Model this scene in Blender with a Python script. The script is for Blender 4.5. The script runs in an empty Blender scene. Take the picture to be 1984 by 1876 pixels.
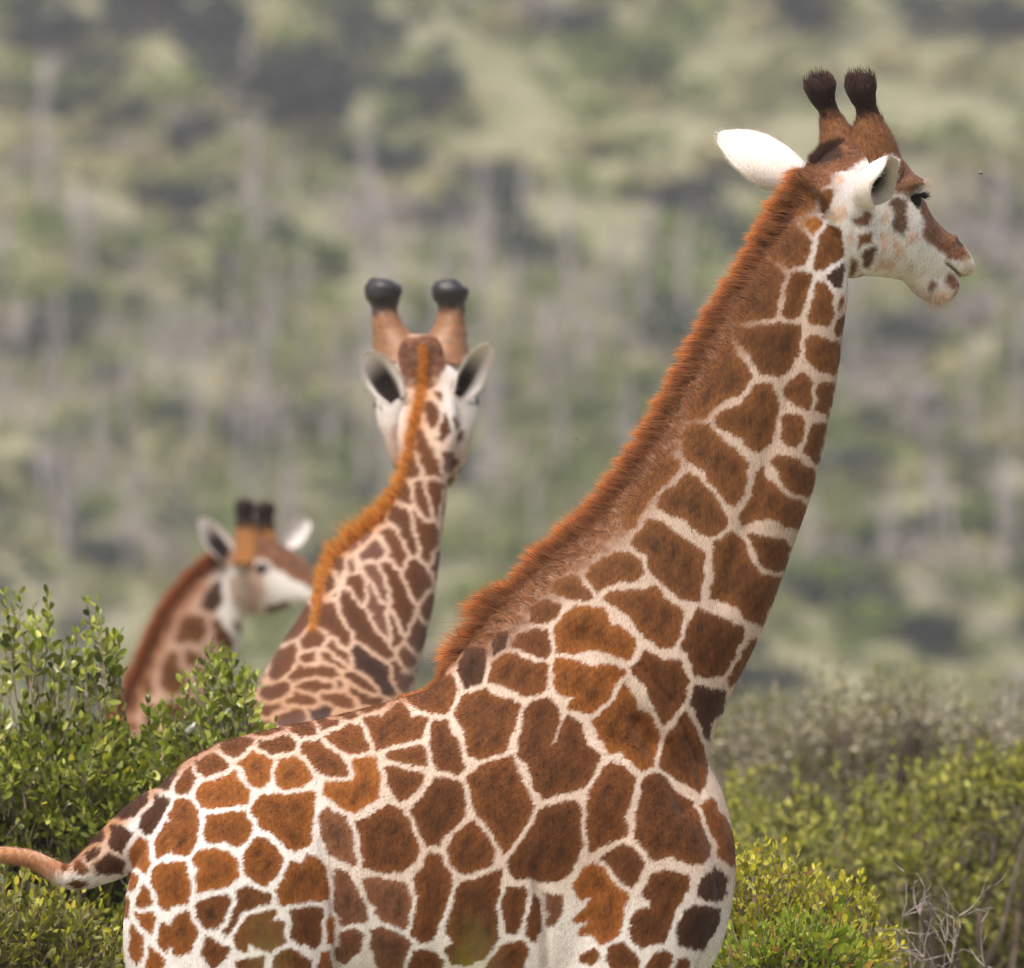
import bpy, math, random
import numpy as np
from mathutils import Vector, Matrix

# ------------------------------------------------------------------ camera
D = 30.0                      # metres from the camera to the first giraffe
SF = 0.0014967                # metres for one layout unit at the first giraffe
ZC = 2.2                      # height of the camera
LX, LZ = 992.0, 1417.0        # layout column straight ahead, layout row at eye level
sc = bpy.context.scene
cam_d = bpy.data.cameras.new('camera')
cam = bpy.data.objects.new('camera', cam_d)
sc.collection.objects.link(cam)
sc.camera = cam
cam.location = (0, -D, ZC)
cam.rotation_euler = (math.radians(90) + math.atan((LZ - 938) * SF / D), 0, 0)
cam_d.sensor_width = 36.0
cam_d.lens = 36.0 * D / (1984 * SF)
cam_d.clip_start = 0.5
cam_d.clip_end = 5000
cam_d.dof.use_dof = True
cam_d.dof.focus_distance = D - 0.12
cam_d.dof.aperture_fstop = cam_d.lens / 1000 / 0.079
cam_d.dof.aperture_blades = 0

# ------------------------------------------------------------------ sky, sun, exposure
SUN_EL, SUN_AZ = 60.0, -150.0          # degrees; azimuth from straight ahead, negative = to the left
world = bpy.data.worlds.new('World')
sc.world = world
world.use_nodes = True
wn = world.node_tree
wn.nodes.clear()
sky = wn.nodes.new('ShaderNodeTexSky')
sky.sky_type = 'NISHITA'
sky.sun_disc = False
sky.sun_elevation = math.radians(SUN_EL)
sky.sun_rotation = math.radians(SUN_AZ)
sky.altitude = 200
sky.air_density = 0.9
sky.dust_density = 7.0
sky.ozone_density = 0.0
bg = wn.nodes.new('ShaderNodeBackground')
bg.inputs['Strength'].default_value = 0.11
wo = wn.nodes.new('ShaderNodeOutputWorld')
wn.links.new(sky.outputs[0], bg.inputs['Color'])
wn.links.new(bg.outputs[0], wo.inputs['Surface'])
sun_d = bpy.data.lights.new('sun', 'SUN')
sun_d.energy = 1.9
sun_d.angle = math.radians(18)
sun_d.color = (1.0, 0.97, 0.94)
sun = bpy.data.objects.new('sun', sun_d)
sc.collection.objects.link(sun)
_e, _a = math.radians(SUN_EL), math.radians(SUN_AZ)
to_sun = Vector((math.sin(_a) * math.cos(_e), math.cos(_a) * math.cos(_e), math.sin(_e)))
sun.rotation_euler = (-to_sun).to_track_quat('-Z', 'Y').to_euler()
sun.location = to_sun * 50

sc.view_settings.view_transform = 'Standard'
sc.view_settings.look = 'None'
sc.view_settings.gamma = 1.0
sc.view_settings.exposure = 0.92
sc.view_settings.use_curve_mapping = False
sc.cycles.use_denoising = True
sc.cycles.filter_width = 1.15
sc.cycles.max_bounces = 6
sc.cycles.diffuse_bounces = 3
sc.cycles.transmission_bounces = 5
sc.cycles.transparent_max_bounces = 8
sc.cycles.volume_bounces = 0

# ------------------------------------------------------------------ helpers
rng = np.random.default_rng(7)
random.seed(7)
COL = sc.collection

def lin(r, g, b):
    f = lambda c: (c / 255 / 12.92) if c / 255 <= 0.04045 else ((c / 255 + 0.055) / 1.055) ** 2.4
    return np.array((f(r), f(g), f(b)))

def place(fx, fy, y):
    """layout column/row at a distance y behind the first giraffe -> metres"""
    k = SF * (D + y) / D
    return np.array(((fx - LX) * k, y, ZC + (LZ - fy) * k))

def tag(o, label, cat, group=None):
    o['label'] = label
    o['category'] = cat
    if group:
        o['group'] = group
    return o

def structure(o):
    o['kind'] = 'structure'
    return o

def empty(name, loc=(0, 0, 0)):
    o = bpy.data.objects.new(name, None)
    o.empty_display_size = 0.2
    o.location = loc
    COL.objects.link(o)
    return o

def world_of(o):
    m = o.matrix_parent_inverse @ o.matrix_basis if o.parent else o.matrix_basis.copy()
    return world_of(o.parent) @ m if o.parent else m

def adopt(o, parent):
    if parent is not None:
        w = world_of(parent)
        o.parent = parent
        o.matrix_parent_inverse = w.inverted()
    return o

def mesh_obj(name, verts, faces, mats, parent=None, smooth=True, mat_index=None, colors=None):
    me = bpy.data.meshes.new(name)
    verts = np.asarray(verts, dtype=np.float32)
    if isinstance(faces, np.ndarray):
        n, k = faces.shape
        me.vertices.add(len(verts))
        me.vertices.foreach_set('co', verts.ravel())
        me.loops.add(n * k)
        me.loops.foreach_set('vertex_index', faces.astype(np.int32).ravel())
        me.polygons.add(n)
        me.polygons.foreach_set('loop_start', np.arange(0, n * k, k, dtype=np.int32))
        me.update(calc_edges=True)
    else:
        me.from_pydata([tuple(map(float, v)) for v in verts], [], faces)
    if not isinstance(mats, (list, tuple)):
        mats = [mats]
    for m in mats:
        me.materials.append(m)
    if mat_index is not None:
        me.polygons.foreach_set('material_index', np.asarray(mat_index, dtype=np.int32))
    me.polygons.foreach_set('use_smooth', np.full(len(me.polygons), smooth))
    if colors is not None:
        set_color(me, colors)
    me.validate()
    o = bpy.data.objects.new(name, me)
    COL.objects.link(o)
    adopt(o, parent)
    return o

def set_color(me, colors, name='coat'):
    a = me.attributes.new(name, 'FLOAT_COLOR', 'POINT')
    c = np.ones((len(me.vertices), 4), dtype=np.float32)
    c[:, :3] = colors
    a.data.foreach_set('color', c.ravel())

def hair_obj(name, pts, rad, col, mat, parent):
    n, k, _ = pts.shape
    h = bpy.data.hair_curves.new(name)
    h.add_curves([k] * n)
    h.attributes['position'].data.foreach_set('vector', pts.astype(np.float32).ravel())
    a = h.attributes.get('radius') or h.attributes.new('radius', 'FLOAT', 'POINT')
    a.data.foreach_set('value', rad.astype(np.float32).ravel())
    col = np.asarray(col)
    a = h.attributes.new('coat', 'FLOAT_COLOR', 'POINT' if col.ndim == 3 else 'CURVE')
    c = np.ones(col.shape[:-1] + (4,), dtype=np.float32)
    c[..., :3] = col
    a.data.foreach_set('color', c.ravel())
    h.materials.append(mat)
    o = bpy.data.objects.new(name, h)
    COL.objects.link(o)
    adopt(o, parent)
    o['kind'] = 'stuff'
    return o

_waves = {}
def wnoise(p, freq, seed=0, octaves=3):
    """cheap smooth noise, about -1..1, p is (n,2) or (n,3)"""
    p = np.asarray(p, dtype=np.float64)
    out = np.zeros(len(p))
    amp, tot = 1.0, 0.0
    for o in range(octaves):
        r = np.random.default_rng(seed * 101 + o * 7 + 3)
        for _ in range(5):
            d = r.normal(size=p.shape[1])
            d /= np.linalg.norm(d) + 1e-9
            f = freq * (2 ** o) * r.uniform(0.6, 1.5)
            out += amp * np.sin(p @ d * f * 6.283 + r.uniform(0, 6.283)) / 2.3
        tot += amp
        amp *= 0.55
    return out / tot

def unit(v):
    return v / (np.linalg.norm(v, axis=-1, keepdims=True) + 1e-12)

def smoothstep(a, b, x):
    t = np.clip((x - a) / (b - a), 0, 1)
    return t * t * (3 - 2 * t)

# ------------------------------------------------------------------ materials
def new_mat(name):
    m = bpy.data.materials.new(name)
    m.use_nodes = True
    nt = m.node_tree
    nt.nodes.clear()
    out = nt.nodes.new('ShaderNodeOutputMaterial')
    return m, nt, out

def node(nt, kind, **kw):
    n = nt.nodes.new(kind)
    for k, v in kw.items():
        if k in n.inputs:
            n.inputs[k].default_value = v
        else:
            setattr(n, k, v)
    return n

def simple_mat(name, color, rough=0.6, spec=0.3, noise=0.0, scale=30.0, bump=0.0, coat=0.0):
    m, nt, out = new_mat(name)
    b = node(nt, 'ShaderNodeBsdfPrincipled', Roughness=rough)
    b.inputs['Specular IOR Level'].default_value = spec
    b.inputs['Coat Weight'].default_value = coat
    tc = node(nt, 'ShaderNodeTexCoord')
    nz = node(nt, 'ShaderNodeTexNoise', Scale=scale, Detail=5.0)
    nt.links.new(tc.outputs['Object'], nz.inputs['Vector'])
    ramp = node(nt, 'ShaderNodeValToRGB')
    c = np.array(color)
    ramp.color_ramp.elements[0].position = 0.3
    ramp.color_ramp.elements[1].position = 0.7
    ramp.color_ramp.elements[0].color = (*np.clip(c * (1 - noise), 0, 1), 1)
    ramp.color_ramp.elements[1].color = (*np.clip(c * (1 + noise), 0, 1), 1)
    nt.links.new(nz.outputs['Fac'], ramp.inputs[0])
    nt.links.new(ramp.outputs[0], b.inputs['Base Color'])
    if bump:
        bp = node(nt, 'ShaderNodeBump', Strength=bump, Distance=0.01)
        nt.links.new(nz.outputs['Fac'], bp.inputs['Height'])
        nt.links.new(bp.outputs[0], b.inputs['Normal'])
    nt.links.new(b.outputs[0], out.inputs[0])
    return m

def coat_mat(name, rough=0.75, mottle=0.25):
    """short hair skin: the animal's own coat colours, fine hair grain on top"""
    m, nt, out = new_mat(name)
    b = node(nt, 'ShaderNodeBsdfPrincipled', Roughness=rough)
    b.inputs['Specular IOR Level'].default_value = 0.15
    b.inputs['Sheen Weight'].default_value = 0.08
    b.inputs['Sheen Roughness'].default_value = 0.45
    at = node(nt, 'ShaderNodeAttribute', attribute_name='coat')
    tc = node(nt, 'ShaderNodeTexCoord')
    mp = node(nt, 'ShaderNodeMapping')
    mp.inputs['Scale'].default_value = (1.0, 1.0, 0.35)
    nt.links.new(tc.outputs['Object'], mp.inputs['Vector'])
    nz = node(nt, 'ShaderNodeTexNoise', Scale=220.0, Detail=3.0)
    nt.links.new(mp.outputs[0], nz.inputs['Vector'])
    mr = node(nt, 'ShaderNodeMapRange')
    mr.inputs['To Min'].default_value = 1 - mottle
    mr.inputs['To Max'].default_value = 1 + mottle
    nt.links.new(nz.outputs['Fac'], mr.inputs['Value'])
    vm = node(nt, 'ShaderNodeVectorMath', operation='SCALE')
    nt.links.new(at.outputs['Color'], vm.inputs[0])
    nt.links.new(mr.outputs[0], vm.inputs['Scale'])
    nt.links.new(vm.outputs[0], b.inputs['Base Color'])
    bp = node(nt, 'ShaderNodeBump', Strength=0.35, Distance=0.004)
    nt.links.new(nz.outputs['Fac'], bp.inputs['Height'])
    nt.links.new(bp.outputs[0], b.inputs['Normal'])
    nt.links.new(b.outputs[0], out.inputs[0])
    return m

def fur_mat(name, trans=0.35, rough=0.55):
    m, nt, out = new_mat(name)
    at = node(nt, 'ShaderNodeAttribute', attribute_name='coat')
    d = node(nt, 'ShaderNodeBsdfDiffuse')
    t = node(nt, 'ShaderNodeBsdfTranslucent')
    g = node(nt, 'ShaderNodeBsdfPrincipled', Roughness=rough)
    g.inputs['Specular IOR Level'].default_value = 0.25
    mx = node(nt, 'ShaderNodeMixShader', Fac=trans)
    nt.links.new(at.outputs['Color'], g.inputs['Base Color'])
    nt.links.new(at.outputs['Color'], t.inputs['Color'])
    nt.links.new(g.outputs[0], mx.inputs[1])
    nt.links.new(t.outputs[0], mx.inputs[2])
    nt.links.new(mx.outputs[0], out.inputs[0])
    return m

def leaf_mat(name, dark, light, tip=None, rough=0.42, trans=0.35, spec=0.45):
    m, nt, out = new_mat(name)
    geo = node(nt, 'ShaderNodeNewGeometry')
    info = node(nt, 'ShaderNodeObjectInfo')
    add = node(nt, 'ShaderNodeMath', operation='ADD')
    nt.links.new(geo.outputs['Random Per Island'], add.inputs[0])
    nt.links.new(info.outputs['Random'], add.inputs[1])
    fr = node(nt, 'ShaderNodeMath', operation='FRACT')
    nt.links.new(add.outputs[0], fr.inputs[0])
    ramp = node(nt, 'ShaderNodeValToRGB')
    cr = ramp.color_ramp
    cr.elements[0].color = (*dark, 1)
    cr.elements[0].position = 0.0
    cr.elements[1].color = (*light, 1)
    cr.elements[1].position = 0.86
    if tip is not None:
        e = cr.elements.new(0.97)
        e.color = (*tip, 1)
    nt.links.new(fr.outputs[0], ramp.inputs[0])
    b = node(nt, 'ShaderNodeBsdfPrincipled', Roughness=rough)
    b.inputs['Specular IOR Level'].default_value = spec
    t = node(nt, 'ShaderNodeBsdfTranslucent')
    mx = node(nt, 'ShaderNodeMixShader', Fac=trans)
    nt.links.new(ramp.outputs[0], b.inputs['Base Color'])
    nt.links.new(ramp.outputs[0], t.inputs['Color'])
    nt.links.new(b.outputs[0], mx.inputs[1])
    nt.links.new(t.outputs[0], mx.inputs[2])
    nt.links.new(mx.outputs[0], out.inputs[0])
    return m
# ------------------------------------------------------------------ ground and hillside
HILL0, SLOPE = 360.0, 0.20           # where the hill begins (y) and how steeply it rises

def ground_h(x, y):
    x, y = np.asarray(x, dtype=float), np.asarray(y, dtype=float)
    base = np.where(y > HILL0, (y - HILL0) * SLOPE, 0.0)
    p = np.stack((x.ravel(), y.ravel()), 1)
    n = wnoise(p, 1 / 70, 301).reshape(x.shape) * 3.0 + wnoise(p, 1 / 22, 302).reshape(x.shape) * 0.7
    far = smoothstep(HILL0 - 60, HILL0 + 60, y)
    dip = -5.0 * smoothstep(60, 200, y) * smoothstep(HILL0 + 40, 260, y)      # shallow valley between
    return base + n * far + dip

def hill_y(fx, fy):
    """distance at which the line of sight through a layout row meets the hillside"""
    ys = np.linspace(HILL0 - 40, 900, 700)
    k = SF * (D + ys) / D
    zs = ZC + (LZ - fy) * k
    h = ground_h((fx - LX) * k, ys)
    i = np.nonzero(h >= zs)[0]
    return ys[i[0]] if len(i) else 880.0

# one sheet: fine near the camera, coarse far away
gy = np.r_[np.linspace(-120, 0, 25)[:-1], np.linspace(0, 60, 31)[:-1], np.linspace(60, 300, 41)[:-1], np.linspace(300, 760, 140)[:-1], np.linspace(760, 1600, 30)]
gx = np.r_[np.linspace(-900, -130, 18)[:-1], np.linspace(-130, 130, 105)[:-1], np.linspace(130, 900, 18)]
XX, YY = np.meshgrid(gx, gy)
ZZ = ground_h(XX, YY)
gv = np.stack((XX.ravel(), YY.ravel(), ZZ.ravel()), 1)
nx_, ny_ = len(gx), len(gy)
ii = (np.arange(ny_ - 1)[:, None] * nx_ + np.arange(nx_ - 1)[None, :]).ravel()
gf = np.stack((ii, ii + 1, ii + nx_ + 1, ii + nx_), 1)

def ground_mat():
    m, nt, out = new_mat('dry_veld_ground')
    tc = node(nt, 'ShaderNodeTexCoord')
    n1 = node(nt, 'ShaderNodeTexNoise', Scale=0.06, Detail=6.0)
    n2 = node(nt, 'ShaderNodeTexNoise', Scale=0.7, Detail=8.0, Roughness=0.7)
    for n in (n1, n2):
        nt.links.new(tc.outputs['Object'], n.inputs['Vector'])
    r1 = node(nt, 'ShaderNodeValToRGB')
    r1.color_ramp.elements[0].position, r1.color_ramp.elements[1].position = 0.35, 0.65
    r1.color_ramp.elements[0].color = (*lin(114, 114, 82), 1)
    r1.color_ramp.elements[1].color = (*lin(152, 147, 116), 1)
    r2 = node(nt, 'ShaderNodeValToRGB')
    r2.color_ramp.elements[0].position, r2.color_ramp.elements[1].position = 0.3, 0.7
    r2.color_ramp.elements[0].color = (*lin(88, 92, 62), 1)
    r2.color_ramp.elements[1].color = (*lin(150, 146, 116), 1)
    mx = node(nt, 'ShaderNodeMix', data_type='RGBA')
    mx.inputs['Factor'].default_value = 0.5
    nt.links.new(n1.outputs['Fac'], r1.inputs[0])
    nt.links.new(n2.outputs['Fac'], r2.inputs[0])
    nt.links.new(r1.outputs[0], mx.inputs[6])
    nt.links.new(r2.outputs[0], mx.inputs[7])
    b = node(nt, 'ShaderNodeBsdfPrincipled', Roughness=0.95)
    b.inputs['Specular IOR Level'].default_value = 0.1
    nt.links.new(mx.outputs[2], b.inputs['Base Color'])
    bp = node(nt, 'ShaderNodeBump', Strength=0.6, Distance=0.2)
    nt.links.new(n2.outputs['Fac'], bp.inputs['Height'])
    nt.links.new(bp.outputs[0], b.inputs['Normal'])
    nt.links.new(b.outputs[0], out.inputs[0])
    return m
structure(mesh_obj('ground', gv, gf, ground_mat()))

# ------------------------------------------------------------------ leaves, twigs, shrubs
M_BARK = simple_mat('grey_bark', lin(120, 106, 96), rough=0.9, noise=0.35, scale=20, bump=0.4)
M_DEAD = simple_mat('dead_wood', lin(150, 138, 132), rough=0.9, noise=0.25, scale=25, bump=0.4)
M_DEADFAR = simple_mat('weathered_trunk', lin(158, 149, 147), rough=0.9, noise=0.2, scale=3, bump=0.3)
LEAF_V = np.array(((0, 0, 0), (-.30, .38, .05), (.30, .38, .05), (0, .45, -.05), (-.26, .78, .03), (.26, .78, .03), (0, 1.0, -.02)))
LEAF_F = np.array(((0, 3, 1), (0, 2, 3), (1, 3, 4), (2, 5, 3), (3, 6, 4), (3, 5, 6)))

def basis(d, r):
    d = unit(d)
    a = unit(np.cross(d, r.normal(size=d.shape)))
    return a, d, np.cross(a, d)

def leaves(pos, direc, size, width, r):
    """one small folded leaf for each row"""
    a, d, c = basis(direc, r)
    v = (pos[:, None] + LEAF_V[None, :, 0, None] * (a * (size * width)[:, None])[:, None] + LEAF_V[None, :, 1, None] * (d * size[:, None])[:, None]
         + LEAF_V[None, :, 2, None] * (c * size[:, None])[:, None])
    f = LEAF_F[None] + (np.arange(len(pos)) * 7)[:, None, None]
    return v.reshape(-1, 3), f.reshape(-1, 3)

def sticks(a, b, ra, rb, r):
    """thin three-sided twigs from a to b"""
    n = len(a)
    p, d, q = basis(b - a, r)
    V = []
    for end, rad in ((a, ra), (b, rb)):
        for k in range(3):
            t = k * 2.0944
            V.append(end + (p * math.cos(t) + q * math.sin(t)) * np.asarray(rad)[:, None])
    V = np.stack(V, 1)
    f = np.array([(0, 1, 4), (0, 4, 3), (1, 2, 5), (1, 5, 4), (2, 0, 3), (2, 3, 5)])
    F = f[None] + (np.arange(n) * 6)[:, None, None]
    return V.reshape(-1, 3), F.reshape(-1, 3)

def branching(base, tips, r, spread=0.35):
    """main limbs from the foot to points inside the crown: arrays a, b, ra, rb"""
    A, B, RA, RB = [], [], [], []
    for t in tips:
        k = 4
        pts = [base]
        for i in range(1, k + 1):
            q = base + (t - base) * (i / k)
            q = q + r.normal(size=3) * spread * 0.12 * np.linalg.norm(t - base) * math.sin(math.pi * i / k)
            if i == 1:
                q[2] += 0.05
            pts.append(q)
        for i in range(k):
            A.append(pts[i]); B.append(pts[i + 1])
            RA.append(0.026 * (1 - i / k) + 0.006); RB.append(0.026 * (1 - (i + 1) / k) + 0.006)
    return np.array(A), np.array(B), np.array(RA), np.array(RB)

def shrub(name, label, foot, lobes, n_sprig, per, leaf, width, mats, seed, up=0.9, sprig=0.16, singles=0, group=None, cat='shrub', shell=0.5, spray=None, lean=0.5):
    """lobes: centre and radii of leafy masses; every sprig is a twig with leaves set round it"""
    r = np.random.default_rng(seed)
    lobes = [(np.array(c, dtype=float), np.array(q, dtype=float)) for c, q in lobes]
    vol = np.array([np.prod(q) ** 0.75 for c, q in lobes])
    pick = r.choice(len(lobes), n_sprig, p=vol / vol.sum())
    C = np.array([c for c, q in lobes])[pick]
    Q = np.array([q for c, q in lobes])[pick]
    u = unit(r.normal(size=(n_sprig, 3)))
    rad = r.random(n_sprig) ** shell
    lump = 1 + 0.18 * wnoise(C + u * Q, 2.2, seed)
    a = C + u * Q * (rad * lump)[:, None]
    out = unit(u * np.array((1, 1, 0.6)) * lean + np.array((0, 0, up)) + r.normal(size=(n_sprig, 3)) * 0.35)
    L = sprig * r.uniform(0.6, 1.25, n_sprig)
    if spray is not None:                                   # taller shoots that stand clear of the mass
        sp, sl = spray
        a = np.vstack((a, sp))
        out = np.vstack((out, unit(np.array((0, 0, 1.0)) + r.normal(size=(len(sp), 3)) * 0.16)))
        L = np.r_[L, sl]
    ok = a[:, 2] > 0.12
    a, out, L = a[ok], out[ok], L[ok]
    n = len(a)
    b = a + out * L[:, None]
    V1, F1 = sticks(a - out * 0.05, b, np.full(n, 0.003), np.full(n, 0.0012), r)
    inner = [c for c, q in lobes] + [c + unit(r.normal(size=3)) * q * 0.6 for c, q in lobes for _ in range(5)]
    inner = [t for t in inner if t[2] > 0.25]
    sA, sB, sRa, sRb = branching(np.array(foot, dtype=float), inner, r)
    V2, F2 = sticks(sA, sB, sRa, sRb, r)
    root = empty(name, foot)
    tag(root, label, cat, group)
    mesh_obj('branches', np.vstack((V2, V1)), np.vstack((F2, F1 + len(V2))), M_BARK, root, smooth=False)
    nl = np.maximum(3, (per * L / sprig).astype(int))
    src = np.repeat(np.arange(n), nl)
    t = np.concatenate([np.linspace(0.12, 1.0, k) for k in nl]) + r.normal(size=len(src)) * 0.03
    ang = np.concatenate([np.arange(k) * 2.4 for k in nl]) + r.random(n)[src] * 6.28
    p, d, q = basis(out, r)
    side = p[src] * np.cos(ang)[:, None] + q[src] * np.sin(ang)[:, None]
    pos = a[src] + out[src] * (L[src] * t)[:, None]
    ld = unit(side * (1.0 - 0.55 * t)[:, None] + out[src] * (0.55 + 0.5 * t)[:, None] + r.normal(size=side.shape) * 0.2)
    sz = leaf * r.uniform(0.6, 1.2, len(src)) * (1.05 - 0.35 * t)
    V, F = leaves(pos, ld, sz, width * r.uniform(0.8, 1.2, len(src)), r)
    crown_mats = mats if isinstance(mats, (list, tuple)) else [mats]
    keep = np.ones(len(src), dtype=bool)
    if singles:
        # the leaves nearest to the open side that stand highest are objects of their own
        score = -pos[:, 1] * 0.8 + pos[:, 2] * 0.5 + r.random(len(src)) * 0.5 + (t > 0.6) * 0.3 - 5.0 * (pos[:, 2] < 1.5)
        top = np.argsort(-score)[:singles]
        keep[top] = False
    mi = (r.random(len(src)) < 0.3).astype(int) if len(crown_mats) > 1 else np.zeros(len(src), dtype=int)
    if len(crown_mats) > 1:
        mi = np.where((t > 0.72) & (r.random(len(src)) < 0.55), 1, (r.random(len(src)) < 0.08).astype(int))
    fk = F.reshape(-1, 6, 3)[keep].reshape(-1, 3)
    cr = mesh_obj('foliage', V, fk, crown_mats, root, smooth=True, mat_index=np.repeat(mi[keep], 6))
    cr['kind'] = 'stuff'
    if singles:
        protos = {}
        for j in np.nonzero(~keep)[0]:
            key = int(mi[j])
            if key not in protos:
                me = bpy.data.meshes.new('leaf')
                me.from_pydata([tuple(map(float, v * np.array((width, 1, 1)))) for v in LEAF_V], [], [tuple(map(int, f)) for f in LEAF_F])
                me.materials.append(crown_mats[key])
                me.polygons.foreach_set('use_smooth', np.ones(6, dtype=bool))
                protos[key] = me
            o = bpy.data.objects.new('leaf', protos[key])
            COL.objects.link(o)
            vv = V.reshape(-1, 7, 3)[j]
            dy = Vector(unit(vv[6] - vv[0]))
            dx = Vector(unit(vv[2] - vv[1]))
            dz = dx.cross(dy).normalized()
            dx = dy.cross(dz)
            mw = Matrix.Translation(Vector(vv[0])) @ Matrix((dx, dy, dz)).transposed().to_4x4() @ Matrix.Scale(float(sz[j]), 4)
            o.matrix_basis = mw
            adopt(o, root)
    return root

def gnd(p):
    return (float(p[0]), float(p[1]), float(ground_h(np.array([p[0]]), np.array([p[1]]))[0]))

def at(fx, fy, y):
    return place(fx, fy, y)
ML_A = leaf_mat('leaf_deep_green', lin(66, 76, 24), lin(150, 158, 56), tip=lin(196, 196, 96), rough=0.28, trans=0.22, spec=0.6)
ML_A2 = leaf_mat('leaf_young_green', lin(112, 132, 40), lin(166, 178, 60), tip=lin(206, 196, 60), rough=0.35, trans=0.4)
ML_Y = leaf_mat('leaf_yellow_green', lin(112, 116, 32), lin(190, 186, 52), tip=lin(214, 196, 70), rough=0.4, trans=0.4)
ML_Y2 = leaf_mat('leaf_bright_yellow', lin(186, 180, 46), lin(228, 216, 70), tip=lin(196, 120, 70), rough=0.4, trans=0.45)  # brighter yellow leaves, mostly at the sprig ends
ML_G = leaf_mat('leaf_fresh_green', lin(118, 138, 40), lin(178, 192, 62), tip=lin(200, 150, 80), rough=0.35, trans=0.4)
ML_O = leaf_mat('leaf_olive', lin(76, 80, 30), lin(138, 138, 56), tip=lin(160, 150, 72), rough=0.5, trans=0.3)
ML_O2 = leaf_mat('leaf_olive_tip', lin(140, 146, 54), lin(190, 186, 76), rough=0.5, trans=0.35)
ML_S = leaf_mat('leaf_silver_grey', lin(118, 114, 86), lin(168, 160, 130), tip=lin(206, 198, 178), rough=0.55, trans=0.25)

# big evergreen bush on the left, behind the first giraffe
def box_lobes(specs, y, dy=0.35):
    out = []
    for fx, fy, rx, rz in specs:
        k = SF * (D + y) / D
        out.append((at(fx, fy, y), (rx * k, dy, rz * k)))
    return out
r0 = np.random.default_rng(401)
YL = 2.7
lobes = box_lobes([(40, 1545, 180, 160), (-160, 1620, 190, 190), (160, 1560, 110, 130), (-40, 1620, 220, 190), (200, 1640, 200, 160), (425, 1500, 55, 110), (340, 1590, 130, 110), (500, 1620, 130, 140),
                   (60, 1880, 330, 200), (380, 1880, 260, 190), (-200, 1800, 200, 240)], YL, 0.5)
spray_p, spray_l = [], []
for fx, fy, ln_ in ((32, 1290, .17), (60, 1300, .12), (92, 1290, .17), (14, 1330, .13), (140, 1330, .15), (188, 1290, .18), (200, 1340, .16), (224, 1330, .13), (240, 1330, .14), (165, 1350, .13), (110, 1330, .13), (75, 1345, .13), (395, 1370, .16), (410, 1350, .13), (425, 1380, .15),
                    (440, 1390, .16), (455, 1370, .16), (470, 1360, .14), (300, 1420, .13), (310, 1460, .14), (350, 1450, .14), (370, 1410, .15), (480, 1400, .13), (330, 1440, .1), (-40, 1330, .16), (-80, 1360, .15), (-140, 1390, .15)):
    for _ in range(4):
        spray_p.append(at(fx + r0.normal() * 10, fy - 20 + abs(r0.normal()) * 45 - 10, YL + r0.uniform(-.35, .1)))
        spray_l.append(ln_ * r0.uniform(0.9, 1.15))
shrub('evergreen_bush', 'dense dark green bush with small glossy leaves behind the tail of the giraffe', gnd(at(120, LZ, YL)), lobes, 3600, 10, 0.047, 0.80, [ML_A, ML_A2], 402,
      singles=280, spray=(np.array(spray_p), np.array(spray_l)), sprig=0.145)
# low yellowish bush in the left corner
lobes = box_lobes([(50, 1850, 130, 110), (140, 1900, 110, 110), (-60, 1900, 130, 120)], 1.7, 0.3)
shrub('low_bush', 'low yellow green bush under the lifted tail at the foot of the dark bush', gnd(at(40, LZ, 1.7)), lobes + [((at(40, 2300, 1.7)), (.25, .25, .35))], 900, 9, 0.044, 0.75, [ML_O, ML_Y], 403, singles=60, sprig=0.13)
# yellow-green shrub right of the chest
lobes = box_lobes([(1440, 1800, 110, 110), (1540, 1830, 90, 90), (1620, 1880, 90, 70), (1380, 1860, 100, 110), (1520, 1960, 190, 120), (1500, 2150, 170, 160)], 1.9, 0.32)
spray_p, spray_l = [], []
for fx, fy, ln_ in ((1432, 1700, .12), (1450, 1710, .12), (1475, 1720, .14), (1500, 1720, .13), (1530, 1740, .12), (1560, 1760, .12), (1590, 1770, .1), (1655, 1790, .13), (1660, 1770, .12), (1672, 1780, .13), (1680, 1800, .12), (1690, 1800, .09), (1640, 1830, .12), (1480, 1760, .1), (1430, 1760, .1)):
    for _ in range(2):
        spray_p.append(at(fx + r0.normal() * 6, fy + r0.normal() * 8, 1.9 + r0.uniform(-.2, .1)))
        spray_l.append(ln_)
shrub('yellow_shrub', 'bright yellow green shrub with tiny leaves beside the chest of the giraffe', gnd(at(1500, LZ, 1.9)), lobes, 1700, 9, 0.034, 0.85, [ML_Y, ML_Y2], 404, singles=200, spray=(np.array(spray_p), np.array(spray_l)), sprig=0.11)
# fresh green tips low in front of it
lobes = box_lobes([(1450, 1880, 50, 45), (1540, 1880, 60, 50), (1600, 1890, 50, 50), (1530, 1960, 130, 70)], 1.1, 0.16)
shrub('green_shrub', 'small fresh green shrub with reddish leaf tips in front of the yellow shrub', gnd(at(1530, LZ, 1.1)), lobes, 330, 9, 0.042, 0.9, [ML_G], 405, singles=100, sprig=0.12)

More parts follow.
